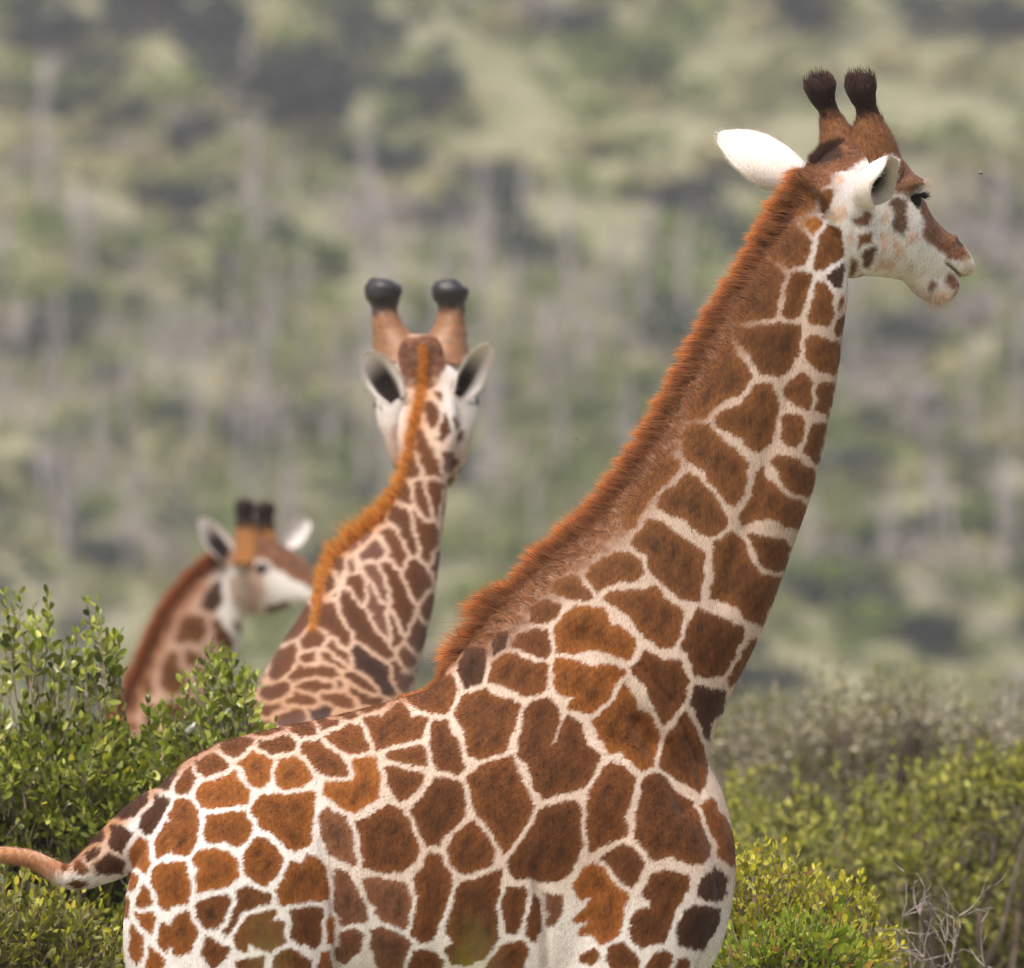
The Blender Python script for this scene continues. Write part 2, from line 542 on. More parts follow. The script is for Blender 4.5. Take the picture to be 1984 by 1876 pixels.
# dead twiggy bush on the right
def dead_twigs(name, label, foot, heads, seed, mat, n_main=9, thick=0.0065):
    r = np.random.default_rng(seed)
    A, B, RA, RB = [], [], [], []
    def grow(p, d, L, rad, level):
        k = 4
        for i in range(k):
            d = unit(d + r.normal(size=3) * 0.20)
            q = p + d * L / k
            A.append(p); B.append(q); RA.append(rad * (1 - 0.18 * i)); RB.append(rad * (1 - 0.18 * (i + 1)))
            if level < 3 and i > 0 and (level > 0 or i > 1):
                for _ in range(2 if level < 2 else 1):
                    grow(q, unit(d + r.normal(size=3) * 0.62), (0.30 if level == 0 else L * 0.6) * r.uniform(0.6, 1.1), rad * 0.55, level + 1)
            p = q
    for h in heads:
        h = np.array(h)
        ts = np.linspace(0, 1, 12)
        side = unit(r.normal(size=3) * np.array((1, 1, 0.2)))
        path = [np.array(foot) + (h - foot) * t + side * 0.07 * math.sin(t * 7 + r.random()) * t for t in ts]
        for i in range(11):
            A.append(path[i]); B.append(path[i + 1]); RA.append(thick * (1 - .075 * i)); RB.append(thick * (1 - .075 * (i + 1)))
            if ts[i] > 0.55:
                for _ in range(3):
                    grow(path[i + 1], unit(unit(h - foot) * 0.7 + r.normal(size=3) * np.array((.75, .5, .5))), r.uniform(0.06, 0.15), thick * 0.45, 2)
    V, F = sticks(np.array(A), np.array(B), np.array(RA), np.array(RB), r)
    root = empty(name, foot)
    tag(root, label, 'dead bush')
    mesh_obj('twigs', V, F, mat, root, smooth=False)
    return root
fd = np.array(gnd(at(1720, LZ, 2.4)))
dead_twigs('dead_bush', 'bare dead bush of grey tangled twigs beside the yellow shrub', fd, [at(1770, 1785, 2.4), at(1800, 1770, 2.5), at(1835, 1775, 2.5), at(1865, 1800, 2.4), at(1730, 1830, 2.3), at(1875, 1860, 2.5), at(1790, 1820, 2.3), at(1760, 1850, 2.5)], 411, M_DEAD)

# olive shrubs and silver-grey shrubs farther back on the right
for i, (fx, fy, wx, wz, y, lab) in enumerate(((1500, 1760, 130, 150, 8, 'olive green bush rising just behind the yellow shrub'),
                                              (1680, 1725, 150, 190, 10, 'broad olive green bush behind the bare dead bush'),
                                              (1900, 1665, 160, 190, 9, 'tall olive green bush beyond the dead bush'),
                                              (1420, 1670, 90, 110, 11, 'olive green bush half hidden behind the chest of the giraffe'))):
    k = SF * (D + y) / D
    lob = [(at(fx + r0.uniform(-.9, .9) * wx, fy + r0.uniform(-.6, .6) * wz, y + r0.uniform(-.9, .9)), np.array((wx, .5 / k, wz * .8)) * k * r0.uniform(.26, .5)) for _ in range(9)]
    lob += [(at(fx + dx * wx, fy + 1.0 * wz, y), (wx * k * .6, .6, wz * k * .8)) for dx in (-.6, .1, .7)]
    shrub('olive_bush', lab, gnd(at(fx, LZ, y)), lob, 1500, 10, 0.046, 0.75, [ML_O, ML_O2], 420 + i, sprig=0.15, group=None, spray=(np.array([at(fx + r0.normal() * wx * .6, fy - wz * r0.uniform(.0, .6), y + r0.uniform(-.5, .5)) for _ in range(40)]), r0.uniform(.16, .30, 40)))
for i, (fx, fy, wx, wz, y, lab) in enumerate(((1500, 1480, 120, 90, 15, 'silver grey bush with flat crown next to the neck base of the giraffe'),
                                              (1650, 1440, 150, 110, 14, 'large silver grey bush with uneven crown behind the olive bushes'),
                                              (1900, 1480, 150, 110, 14.5, 'silver grey bush behind the tall olive bush and the dead bush'))):
    k = SF * (D + y) / D
    lob = [(at(fx + r0.uniform(-.95, .95) * wx, fy + r0.uniform(-.5, .7) * wz, y + r0.uniform(-.6, .6)), np.array((wx, .6 / k, wz * .6)) * k * r0.uniform(.24, .42)) for _ in range(9)]
    lob += [(at(fx + dx * wx, fy + 1.3 * wz, y), (wx * k * .6, .7, wz * k * .9)) for dx in (-.6, .1, .7)]
    rt_ = shrub('silver_bush', lab, gnd(at(fx, LZ, y)), lob, 1900, 9, 0.043, 0.65, [ML_S, ML_O], 430 + i, sprig=0.2, up=0.5, lean=0.9, spray=(np.array([at(fx + r0.normal() * wx * .6, fy - wz * r0.uniform(-.4, .3), y + r0.uniform(-.6, .6)) for _ in range(40)]), r0.uniform(.16, .32, 40)))

# ------------------------------------------------------------------ far hillside: bushes, trees, dead trunks
def far_bush(name, seed, n, spread, flat, leaf):
    """crown of leaf clumps round several masses, with a short trunk; one metre radius"""
    r = np.random.default_rng(seed)
    k = 7
    cen = np.stack((r.uniform(-.55, .55, k), r.uniform(-.55, .55, k), r.uniform(.45, 1.0, k) * flat), 1)
    rad = r.uniform(.28, .5, k)
    pk = r.integers(0, k, n)
    u = unit(r.normal(size=(n, 3)))
    pos = cen[pk] + u * (rad[pk] * r.random(n) ** 0.35)[:, None] * np.array((1, 1, .8))
    pos[:, 2] = np.maximum(pos[:, 2], 0.02)
    V, F = leaves(pos, unit(u + np.array((0, 0, .5)) + r.normal(size=(n, 3)) * .5), leaf * r.uniform(.6, 1.3, n), np.full(n, 0.9), r)
    A = np.zeros((k, 3)) + r.normal(size=(k, 3)) * np.array((.05, .05, 0))
    V2, F2 = sticks(A, cen, np.full(k, .05), np.full(k, .02), r)
    me = bpy.data.meshes.new(name)
    vv = np.vstack((V, V2))
    ff = np.vstack((F, F2 + len(V)))
    return vv, ff, np.r_[np.zeros(len(F)), np.ones(len(F2))].astype(int)

MF = {'dark': leaf_mat('far_leaf_dark', lin(30, 40, 34), lin(62, 74, 54), rough=0.7, trans=0.15, spec=0.2),
      'green': leaf_mat('far_leaf_green', lin(78, 98, 46), lin(134, 146, 72), rough=0.7, trans=0.2, spec=0.2),
      'olive': leaf_mat('far_leaf_olive', lin(108, 112, 72), lin(160, 160, 108), rough=0.7, trans=0.2, spec=0.2),
      'pale': leaf_mat('far_leaf_pale', lin(150, 144, 104), lin(194, 186, 140), rough=0.8, trans=0.2, spec=0.2),
      'grey': leaf_mat('far_leaf_grey', lin(132, 122, 118), lin(178, 168, 162), rough=0.8, trans=0.1, spec=0.2)}
LAB = {'dark': ('evergreen_tree', 'blurred dark evergreen tree on the far hillside', 'tree', 'dark trees on the far hillside'),
       'green': ('hillside_bush', 'blurred mid green bush on the far hillside', 'bush', 'green bushes on the far hillside'),
       'olive': ('hillside_bush', 'blurred dull olive bush on the far hillside', 'bush', 'olive bushes on the far hillside'),
       'pale': ('hillside_bush', 'blurred pale straw coloured bush on the far hillside', 'bush', 'pale bushes on the far hillside'),
       'grey': ('hillside_bush', 'blurred leafless grey thicket bush on the far hillside', 'bush', 'grey bushes on the far hillside')}
FAR = {}
for kk, (sd, n_, fl, lf) in {'dark': (501, 520, 1.1, .26), 'green': (502, 480, .9, .24), 'olive': (503, 460, .8, .24), 'pale': (504, 420, .6, .24), 'grey': (505, 420, 1.0, .16)}.items():
    FAR[kk] = []
    for v_ in range(3):
        vv, ff, mi_ = far_bush(kk, sd + 10 * v_, n_, 1, fl, lf)
        me = bpy.data.meshes.new(LAB[kk][0])
        me.vertices.add(len(vv)); me.vertices.foreach_set('co', vv.astype(np.float32).ravel())
        me.loops.add(len(ff) * 3); me.loops.foreach_set('vertex_index', ff.astype(np.int32).ravel())
        me.polygons.add(len(ff)); me.polygons.foreach_set('loop_start', np.arange(0, len(ff) * 3, 3, dtype=np.int32))
        me.update(calc_edges=True)
        me.materials.append(MF[kk]); me.materials.append(M_BARK)
        me.polygons.foreach_set('material_index', mi_.astype(np.int32))
        FAR[kk].append((me, vv, ff, mi_))
rf = np.random.default_rng(520)
def put_far(kk, x, y, rx, rz):
    nm_, lb_, ct_, gr_ = LAB[kk]
    big_ = 'broad' if rx > 1.9 else 'small'
    lb_, gr_ = lb_.replace('blurred', 'blurred ' + big_), big_ + ' ' + gr_
    o = bpy.data.objects.new(nm_, FAR[kk][rf.integers(0, 3)][0])
    COL.objects.link(o)
    o.location = (x, y, float(ground_h(np.array([x]), np.array([y]))[0]) - 0.1)
    o.rotation_euler = (0, 0, rf.uniform(0, 6.28))
    o.scale = (rx, rx, rz)
    tag(o, lb_, ct_, gr_)
def far_at(fx, fy, wpx, kk, hk=1.0):
    y = hill_y(fx, fy + wpx * 0.25)
    k = SF * (D + y) / D
    put_far(kk, (fx - LX) * k, y, wpx * 0.5 * k, wpx * 0.5 * k * hk)
# the trees and bushes that stand out
for fx, fy, w_ in ((127, 76, 110), (45, 90, 90), (406, 81, 170), (284, 5, 200), (584, 205, 260), (822, 193, 150), (711, 66, 120), (249, 234, 110), (168, 162, 110), (376, 272, 120), (40, 325, 70),
                   (350, 401, 150), (731, 325, 120), (985, 391, 90), (863, 425, 110), (457, 508, 70), (432, 655, 80), (60, 700, 110), (1119, 55, 110), (1957, 52, 150), (1344, 399, 120), (991, 340, 80),
                   (1749, 665, 90), (997, 960, 80), (1380, 1320, 140), (1450, 1340, 160), (30, 20, 120), (1560, 20, 140), (1850, 30, 100), (1440, 1280, 110), (1800, 1230, 120), (930, 350, 80)):
    far_at(fx, fy, w_ * 1.25, 'dark', 0.8)
for fx, fy, w_ in ((1223, 133, 170), (625, 503, 120), (208, 490, 130), (1043, 694, 110), (1084, 816, 160), (1150, 100, 130), (60, 590, 150), (150, 850, 150), (660, 680, 130), (1700, 880, 110), (1620, 1130, 170),
                   (1700, 1200, 130), (1880, 760, 110), (300, 620, 110), (860, 600, 120), (1900, 1010, 140), (1250, 560, 110), (1690, 1050, 110), (100, 430, 120), (940, 1180, 130), (1250, 750, 100)):
    far_at(fx, fy, w_ * 1.3, 'green', 0.8)
for fx, fy, w_ in ((480, 60, 200), (600, 80, 220), (20, 90, 110), (30, 190, 120), (380, 320, 110), (380, 215, 130), (860, 140, 150), (1000, 290, 220), (200, 210, 150), (1400, 250, 300), (1700, 220, 300), (1150, 240, 260), (1900, 300, 200), (540, 320, 110),
                   (1280, 330, 200), (1850, 130, 160), (330, 470, 120), (1560, 120, 180)):
    far_at(fx, fy, w_, 'pale', 0.45)
for fx, fy, w_ in ((1740, 780, 190), (1660, 760, 160), (1800, 830, 150), (1920, 480, 200), (1880, 600, 160), (240, 300, 140), (80, 330, 150), (500, 420, 140), (700, 430, 150), (1040, 20, 160), (770, 400, 120)):
    far_at(fx, fy, w_, 'grey', 0.8)
# dead standing trunks
def dead_tree(seed):
    r = np.random.default_rng(seed)
    A, B, RA, RB = [], [], [], []
    p = np.zeros(3)
    d = np.array((r.normal() * .06, r.normal() * .06, 1.0))
    L, k = 1.0, 6
    for i in range(k):
        q = p + unit(d + r.normal(size=3) * 0.05) * L / k
        A.append(p); B.append(q); RA.append(.055 * (1 - .11 * i)); RB.append(.055 * (1 - .11 * (i + 1)))
        if i >= 1:
            for _ in range(2):
                u = unit(np.array((r.normal() * .22, r.normal() * .22, .9)))
                m_ = q + u * r.uniform(.14, .32)
                e_ = m_ + unit(u + np.array((0, 0, .6)) + r.normal(size=3) * .25) * r.uniform(.08, .2)
                A.append(q); B.append(m_); RA.append(.026); RB.append(.016)
                A.append(m_); B.append(e_); RA.append(.016); RB.append(.006)
        p = q
    return sticks(np.array(A), np.array(B), np.array(RA), np.array(RB), r)
DEAD = []
for q_ in range(5):
    vv, ff = dead_tree(540 + q_)
    me = bpy.data.meshes.new('dead_tree')
    me.from_pydata([tuple(map(float, v)) for v in vv], [], [tuple(map(int, f)) for f in ff])
    me.materials.append(M_DEADFAR)
    DEAD.append(me)
spots = [(150, 620, 200), (490, 540, 230), (700, 520, 240), (720, 470, 180), (930, 560, 200), (590, 700, 170), (530, 700, 180), (1090, 960, 170), (85, 400, 230), (480, 260, 150), (180, 560, 160), (1190, 640, 150), (1140, 760, 190), (380, 920, 260), (640, 940, 240), (80, 1000, 260),
         (1020, 520, 160), (440, 880, 200), (240, 900, 190), (1190, 700, 160), (1720, 1160, 180), (1840, 1150, 170), (1560, 1180, 150), (1760, 520, 150), (960, 900, 200), (300, 760, 150), (1240, 640, 140), (880, 560, 130), (1650, 560, 130), (1880, 880, 170), (1000, 700, 160), (700, 760, 150), (20, 820, 200), (130, 1120, 220), (560, 420, 120)]
for fx, fy, hp in spots + [(rf.uniform(0, 1984), rf.uniform(560, 1150), rf.uniform(70, 220)) for _ in range(95)]:
    y = hill_y(fx, fy)
    k = SF * (D + y) / D
    x = (fx - LX) * k
    o = bpy.data.objects.new('dead_tree', DEAD[rf.integers(0, 5)])
    COL.objects.link(o)
    o.location = (x, y, float(ground_h(np.array([x]), np.array([y]))[0]) - 0.1)
    o.rotation_euler = (0, 0, rf.uniform(0, 6.28))
    s_ = hp * k
    o.scale = (s_ * 0.85, s_ * 0.85, s_)
    size_ = 'tall' if hp > 175 else ('mid-sized' if hp > 115 else 'short')
    tag(o, 'blurred %s bare grey dead tree trunk on the far hillside' % size_, 'dead tree', size_ + ' dead trees on the far hillside')
# the rest of the thicket, too blurred to count
VV, FF, MM, off = [], [], [], 0
kinds_ = ['dark', 'green', 'olive', 'pale', 'grey']
mats_ = [MF[q] for q in kinds_] + [M_BARK]
for q_ in range(1500):
    fx, fy = rf.uniform(-250, 2230), rf.uniform(-60, 1500)
    pr = np.array((.12, .24, .34, .12, .18)) if fy > 380 else np.array((.12, .12, .36, .34, .06))
    if fx > 880 and 90 < fy < 420:
        pr = np.array((.0, .30, .42, .28, 0.0))
        if rf.random() < 0.55:
            continue
    elif fx < 800 and fy < 300:
        pr = np.array((.30, .20, .28, .20, .02))
    ki = rf.choice(5, p=pr)
    y = hill_y(fx, fy)
    k = SF * (D + y) / D
    me, vv, ff, mi_ = FAR[kinds_[ki]][rf.integers(0, 3)]
    sel = np.sort(rf.choice(420, 150, replace=False))
    fs = ff[(sel[:, None] * 6 + np.arange(6)[None]).ravel()]
    used, inv = np.unique(fs, return_inverse=True)
    c_, s_ = math.cos(q_), math.sin(q_)
    w_ = rf.uniform(35, 95) * k
    v2 = vv[used] @ np.array(((c_, s_, 0), (-s_, c_, 0), (0, 0, 1))) * np.array((w_, w_, w_ * rf.uniform(.6, 1.1)))
    v2 += np.array(((fx - LX) * k, y, float(ground_h(np.array([(fx - LX) * k]), np.array([y]))[0]) - .1))
    VV.append(v2); FF.append(inv.reshape(-1, 3) + off); off += len(v2); MM.append(np.full(len(fs), ki))
th = mesh_obj('thicket', np.vstack(VV), np.vstack(FF), mats_, None, smooth=False, mat_index=np.concatenate(MM))
tag(th, 'blurred mass of low scrub covering the far hillside between the trees', 'scrub')
th['kind'] = 'stuff'
# ------------------------------------------------------------------ giraffes
# coat patches, read off each animal's side as outlines on small survey sheets: (origin x, y, units)
SHEET = {'A': (1760, 120, 2.7556), 'B': (1560, 640, 2.7588), 'C': (1080, 1240, 2.2545), 'D': (1160, 1760, 2.6811),
         'E': (0, 1760, 2.2545), 'G': (740, 1720, 2.6768), 'H': (560, 1180, 2.7583), 'K': (860, 660, 3.1275),
         'L': (260, 1200, 2.2044), 'J': (2000, 300, 3.752)}
# first letter: n normal, d dark, f faint, o orange-brown, m mask of the face, p pale grey-brown
PATCH1 = {
'B': '''n 960,20 1090,110 1110,190 1080,330 1045,420 900,430 760,440 800,330 850,220 920,120
n 1170,120 1290,130 1290,190 1240,310 1210,400 1150,430 1085,400 1085,330 1110,210
n 1330,185 1390,200 1430,260 1455,350 1440,440 1400,470 1290,460 1280,430 1305,320
d 1530,65 1520,130 1490,220 1440,195 1405,130 1440,100
n 1565,190 1640,140 1620,180 1580,205
n 1495,280 1505,330 1490,375 1475,330
n 1490,410 1510,410 1520,480 1490,540 1465,510 1465,440
n 765,510 880,500 1080,475 1205,480 1215,560 1190,690 1130,780 1075,825 960,810 920,760 870,670 790,590
n 1320,555 1465,600 1490,660 1450,815 1350,790 1290,730 1250,680 1260,590
n 715,560 740,600 780,700 840,760 875,830 840,920 760,970 680,980 600,1050 560,1110 440,1110 470,1010 540,880 600,780 660,650
n 1240,810 1290,870 1305,980 1280,1060 1190,1020 1125,970 1110,910 1160,860
n 1370,875 1440,890 1425,1000 1400,1085 1325,1040 1325,960 1345,890
n 970,880 1020,900 1055,1000 1050,1110 1010,1280 930,1350 860,1310 820,1250 740,1220 640,1150 640,1110 700,1070 820,1030 860,960 890,900
n 1115,1105 1220,1115 1255,1160 1245,1260 1200,1315 1100,1290 1085,1240 1100,1170
n 1300,1165 1390,1165 1370,1280 1325,1420 1250,1350 1245,1280 1270,1190
n 490,1165 590,1170 680,1290 760,1340 850,1430 840,1520 820,1640 760,1720 680,1670 600,1550 560,1470 430,1400 410,1320 420,1210
n 250,1380 390,1420 330,1500 240,1600 150,1700 60,1860 0,1876 0,1780 80,1620
n 440,1500 510,1540 600,1640 690,1770 700,1850 680,1890 585,1930 460,1860 414,1790 340,1790 240,1730 260,1640 370,1590
n 940,1460 1000,1560 1110,1660 1250,1730 1250,1800 1210,1880 1100,1850 1020,1805 900,1810 820,1850 805,1810 880,1680 910,1560
n 1060,1380 1180,1400 1310,1490 1315,1560 1270,1655 1180,1630 1110,1570 1060,1470 1015,1420''',
'A': '''n 690,980 760,1000 770,1060 740,1130 660,1160 600,1130 620,1050
n 830,965 880,970 870,1070 850,1120 810,1110 800,1040
f 960,1100 975,1160 940,1195 880,1160 900,1120
o 735,1150 810,1190 800,1240 740,1275 690,1230 690,1180
n 550,1210 620,1220 700,1270 740,1340 740,1400 690,1460 600,1515 560,1470 450,1420 480,1340 520,1260
n 860,1235 930,1260 960,1370 930,1450 830,1530 760,1510 780,1400 810,1290
f 1020,1275 1030,1310 1015,1350 990,1310
n 1060,1290 1160,1285 1150,1330 1080,1375 1058,1340
d 1130,1385 1180,1375 1175,1440 1140,1500 1100,1495 1100,1430
n 1025,1460 1055,1490 1045,1570 1010,1585 1000,1530
p 1120,1130 1150,1160 1130,1210 1080,1220 1045,1190 1095,1170
f 1265,1120 1285,1150 1250,1210 1235,1190
d 1300,1010 1380,1030 1385,1150 1400,1240 1360,1300 1305,1270 1315,1170 1290,1080
f 1225,1290 1280,1290 1275,1400 1235,1400
f 1310,1300 1370,1320 1370,1420 1310,1430 1300,1370
f 1410,1290 1460,1280 1450,1340 1400,1350
p 1690,1560 1730,1590 1755,1630 1740,1690 1700,1650 1670,1600
p 1565,1620 1590,1640 1585,1690 1560,1660
f 1600,1690 1700,1680 1680,1740 1620,1740
f 920,880 950,890 945,930 905,920
f 1200,1460 1300,1480 1290,1520 1180,1520
m 700,760 740,720 870,640 1000,580 1180,540 1300,690 1400,790 1500,870 1530,920 1480,960 1400,1000 1300,1010 1260,970 1300,850 1290,760 1230,690 1130,730 1050,790 960,840 890,850 860,930 800,970 740,980 640,940 600,860
x 760,680 870,630 940,680 980,760 900,760 800,800 740,760
m 1500,1040 1600,1150 1740,1250 1810,1400 1830,1450 1760,1450 1690,1450 1620,1380 1560,1330 1520,1300 1530,1180 1500,1090
x 1400,1000 1440,1010 1500,1000 1580,990 1500,1040 1490,1110 1470,1110 1430,1060''',
'C': '''n 1030,330 1110,320 1180,370 1195,430 1160,475 1050,470 980,520 940,550 870,460 900,400 960,360
n 790,460 860,500 900,570 810,590 680,540 700,490
n 570,630 640,590 720,620 700,680 620,720 560,700
o 830,620 960,640 1010,740 1050,740 1140,810 1140,860 1100,920 1000,880 880,855 800,885 705,880 695,760 740,680
n 1000,545 1200,530 1260,510 1310,580 1410,650 1400,720 1370,840 1290,850 1210,800 1160,730 1090,650 960,570
n 1230,140 1300,150 1370,220 1450,260 1530,340 1520,480 1500,590 1420,580 1310,500 1230,420 1200,330 1130,270 1160,210
n 1700,210 1760,270 1790,360 1840,450 1965,460 1920,590 1855,720 1770,690 1720,610 1570,570 1600,450 1590,300 1600,260
n 1790,220 1984,250 2010,300 1984,410 1950,420 1880,400 1840,330
n 1500,640 1580,670 1740,740 1755,800 1720,900 1670,990 1560,1020 1490,1000 1450,910 1410,840 1440,760
n 1820,800 1790,920 1740,1010 1670,1070 1690,990 1740,880
d 1480,1080 1650,1100 1640,1200 1575,1260 1550,1380 1510,1300 1500,1230 1455,1150
n 1210,870 1300,930 1390,930 1440,1040 1430,1140 1370,1210 1300,1290 1280,1270 1250,1160 1200,1060 1130,980 1180,920
o 700,925 800,930 900,970 1000,950 1085,990 1040,1060 980,1160 880,1220 770,1190 810,1130 720,1110 685,1040
n 540,760 650,760 665,820 650,910 600,915 490,870 450,850 460,780 500,740
d 380,780 430,780 430,830 390,880 350,900 345,840
d 490,720 520,720 500,780 460,800 450,760
n 400,890 470,880 560,930 650,940 650,1040 620,1100 530,1130 450,1080 330,1050 330,960
d 200,860 290,870 305,950 280,1040 190,1085 150,1010 165,920
n 40,880 90,870 110,920 60,960 20,950
n 300,1090 350,1140 450,1150 495,1190 480,1280 430,1360 410,1440 260,1480 210,1450 190,1330 150,1270 125,1220 160,1130 240,1110
n 650,1145 710,1200 710,1280 670,1390 655,1450 700,1390 740,1280 770,1240 830,1290 870,1400 940,1470 930,1530 890,1610 800,1650 700,1680 630,1700 580,1640 565,1560 540,1500 490,1460 500,1360 530,1200 570,1160
o 1085,1060 1130,1130 1160,1210 1230,1230 1280,1320 1270,1420 1240,1520 1180,1535 1100,1470 1080,1430 1000,1440 960,1370 910,1280 950,1230 1020,1180 1050,1100
n 1430,1230 1480,1290 1520,1380 1540,1500 1540,1620 1500,1660 1400,1600 1330,1550 1285,1510 1310,1380 1370,1310 1400,1250''',
'D': '''n 30,480 130,420 230,370 320,360 350,430 400,560 465,680 420,790 340,920 265,1000 220,900 180,840 90,740 60,640 35,560
n 540,700 740,655 775,700 770,850 790,950 720,1110 640,1180 520,1190 460,1150 340,1170 300,1080 360,960 450,850 500,740
n 990,405 1060,430 1140,500 1110,650 1065,740 1090,800 1080,870 960,930 855,980 830,830 835,650 870,560 910,460
n 1290,470 1340,500 1430,620 1530,650 1570,780 1620,900 1645,1000 1600,1060 1540,1070 1390,1010 1270,1045 1210,950 1150,900 1165,740 1200,600 1210,500
o 1660,635 1720,740 1800,870 1850,980 1845,1060 1790,1070 1720,1020 1700,920 1640,800 1600,690
n 1075,945 1130,970 1195,1060 1200,1100 1120,1230 1060,1200 990,1110 925,1040
n 1260,1150 1350,1125 1490,1160 1500,1240 1440,1330 1400,1400 1380,1490 1340,1590 1250,1600 1190,1640 1130,1580 1120,1450 1160,1380 1270,1370 1250,1310 1205,1280
d 1680,1110 1770,1180 1720,1310 1640,1310 1580,1270 1600,1170
d 1540,1355 1710,1380 1690,1480 1600,1650 1530,1630 1450,1600 1425,1540 1470,1430
o 860,1070 940,1100 1000,1190 1100,1290 1080,1340 1060,1400 1040,1540 920,1600 870,1550 780,1530 860,1460 730,1450 800,1380 900,1280 780,1300 740,1230 800,1120
n 290,1240 410,1230 410,1380 350,1535 290,1520 260,1400 265,1290
n 470,1290 530,1320 530,1450 480,1580 430,1560 430,1440
p 540,1280 650,1280 660,1380 600,1480 545,1480
n 200,1680 300,1610 400,1590 420,1680 380,1790 150,1790
n 790,1690 880,1640 905,1690 850,1740 780,1720
n 970,1640 1060,1600 1120,1650 1170,1720 1150,1790 1000,1790 960,1700
n 1260,1700 1340,1650 1395,1690 1370,1790 1220,1790
n 1430,1720 1490,1710 1500,1790 1430,1790''',
'E': '''n 1420,150 1560,115 1600,140 1590,160 1480,180
n 1250,230 1320,180 1420,200 1420,230 1340,300 1260,260
n 1460,210 1600,180 1675,200 1640,270 1530,285 1465,250
n 1650,110 1740,90 1780,150 1760,185 1670,180 1645,140
n 1800,85 1920,90 1910,130 1810,140
n 1730,205 1800,210 1870,270 1960,350 1970,410 1860,430 1800,370 1700,280
n 1110,330 1210,280 1285,340 1280,370 1200,405 1140,400 1110,370
o 1340,330 1420,275 1500,280 1525,340 1520,430 1480,465 1420,450 1380,370
o 1575,310 1660,290 1720,330 1755,410 1690,470 1600,475 1560,440 1560,370
n 1010,400 1070,360 1110,400 1080,480 1010,505 985,470
o 1100,500 1130,460 1250,410 1310,385 1350,430 1400,490 1390,560 1250,575 1160,580 1110,540
d 930,360 1000,330 1010,370 970,440 950,480 860,450
d 1110,210 1230,190 1200,230 1100,290 1060,280
d 880,520 960,540 920,620 870,710 830,740 790,690 830,600
d 700,560 840,505 830,560 770,620 690,640 640,620
d 620,700 680,690 745,735 740,780 690,850 620,790
d 480,780 580,710 590,750 500,800
d 495,840 540,805 570,830 540,870 500,870
d 530,900 600,850 650,860 690,880 700,950 640,940 560,950
n 415,900 450,880 480,920 490,960 450,970 420,940
n 360,890 390,900 385,930 360,930
n 400,1010 440,980 500,990 480,1020 420,1030
o 730,790 770,760 840,770 840,900 830,960 780,930 730,880 715,840
o 990,550 1070,540 1115,610 1110,760 1060,840 980,840 960,780 950,840 880,860 870,800 910,700 970,660 960,610
o 1170,640 1260,620 1380,610 1420,690 1410,740 1330,800 1280,770 1170,770 1155,690
o 1430,570 1480,515 1600,520 1770,500 1760,650 1740,790 1660,825 1590,780 1540,710 1480,700 1430,620
o 1440,760 1500,765 1560,830 1595,880 1560,960 1500,1020 1430,990 1385,940 1380,870 1400,810
o 1130,830 1200,820 1300,850 1340,900 1340,970 1280,1020 1120,1055 1110,980 1130,940 1090,880
o 860,940 920,900 1045,900 1060,990 1070,1060 1050,1120 970,1130 930,1160 890,1080 860,1000
o 1640,890 1700,910 1740,860 1800,880 1845,980 1850,1090 1780,1110 1650,1120 1590,1130 1560,1060 1600,1000 1620,940
n 1110,1130 1230,1090 1310,1080 1300,1190 1220,1260 1160,1260 1120,1200
n 1330,1070 1390,1040 1520,1080 1520,1120 1400,1160 1340,1230 1290,1300 1260,1290 1290,1200 1320,1130
n 1370,1210 1460,1170 1560,1170 1510,1230 1590,1230 1605,1330 1520,1390 1440,1370 1410,1340 1380,1390 1340,1380 1330,1310
n 1640,1170 1770,1130 1815,1160 1810,1330 1770,1380 1730,1340 1690,1350 1650,1320 1660,1230
o 1000,1200 1060,1175 1090,1240 1110,1300 1070,1390 990,1410 970,1340 940,1390 890,1330 920,1230 970,1260
o 810,1020 840,1050 855,1130 810,1150 775,1130
o 770,1180 830,1170 875,1200 860,1290 810,1250
o 735,950 780,960 760,1020 730,1050
o 745,1250 780,1300 810,1340 795,1440 770,1460 735,1380
o 845,1370 900,1410 925,1460 900,1500 830,1500
n 1170,1320 1210,1340 1290,1380 1270,1430 1200,1480 1140,1420
n 1400,1440 1480,1430 1490,1500 1350,1500 1330,1450
n 1560,1410 1640,1380 1690,1410 1750,1450 1750,1500 1550,1500
o 1820,1410 1860,1400 1870,1500 1800,1500
o 1850,1230 1870,1190 1885,1200 1880,1340 1850,1340
o 690,1060 720,1100 720,1200 695,1150''',
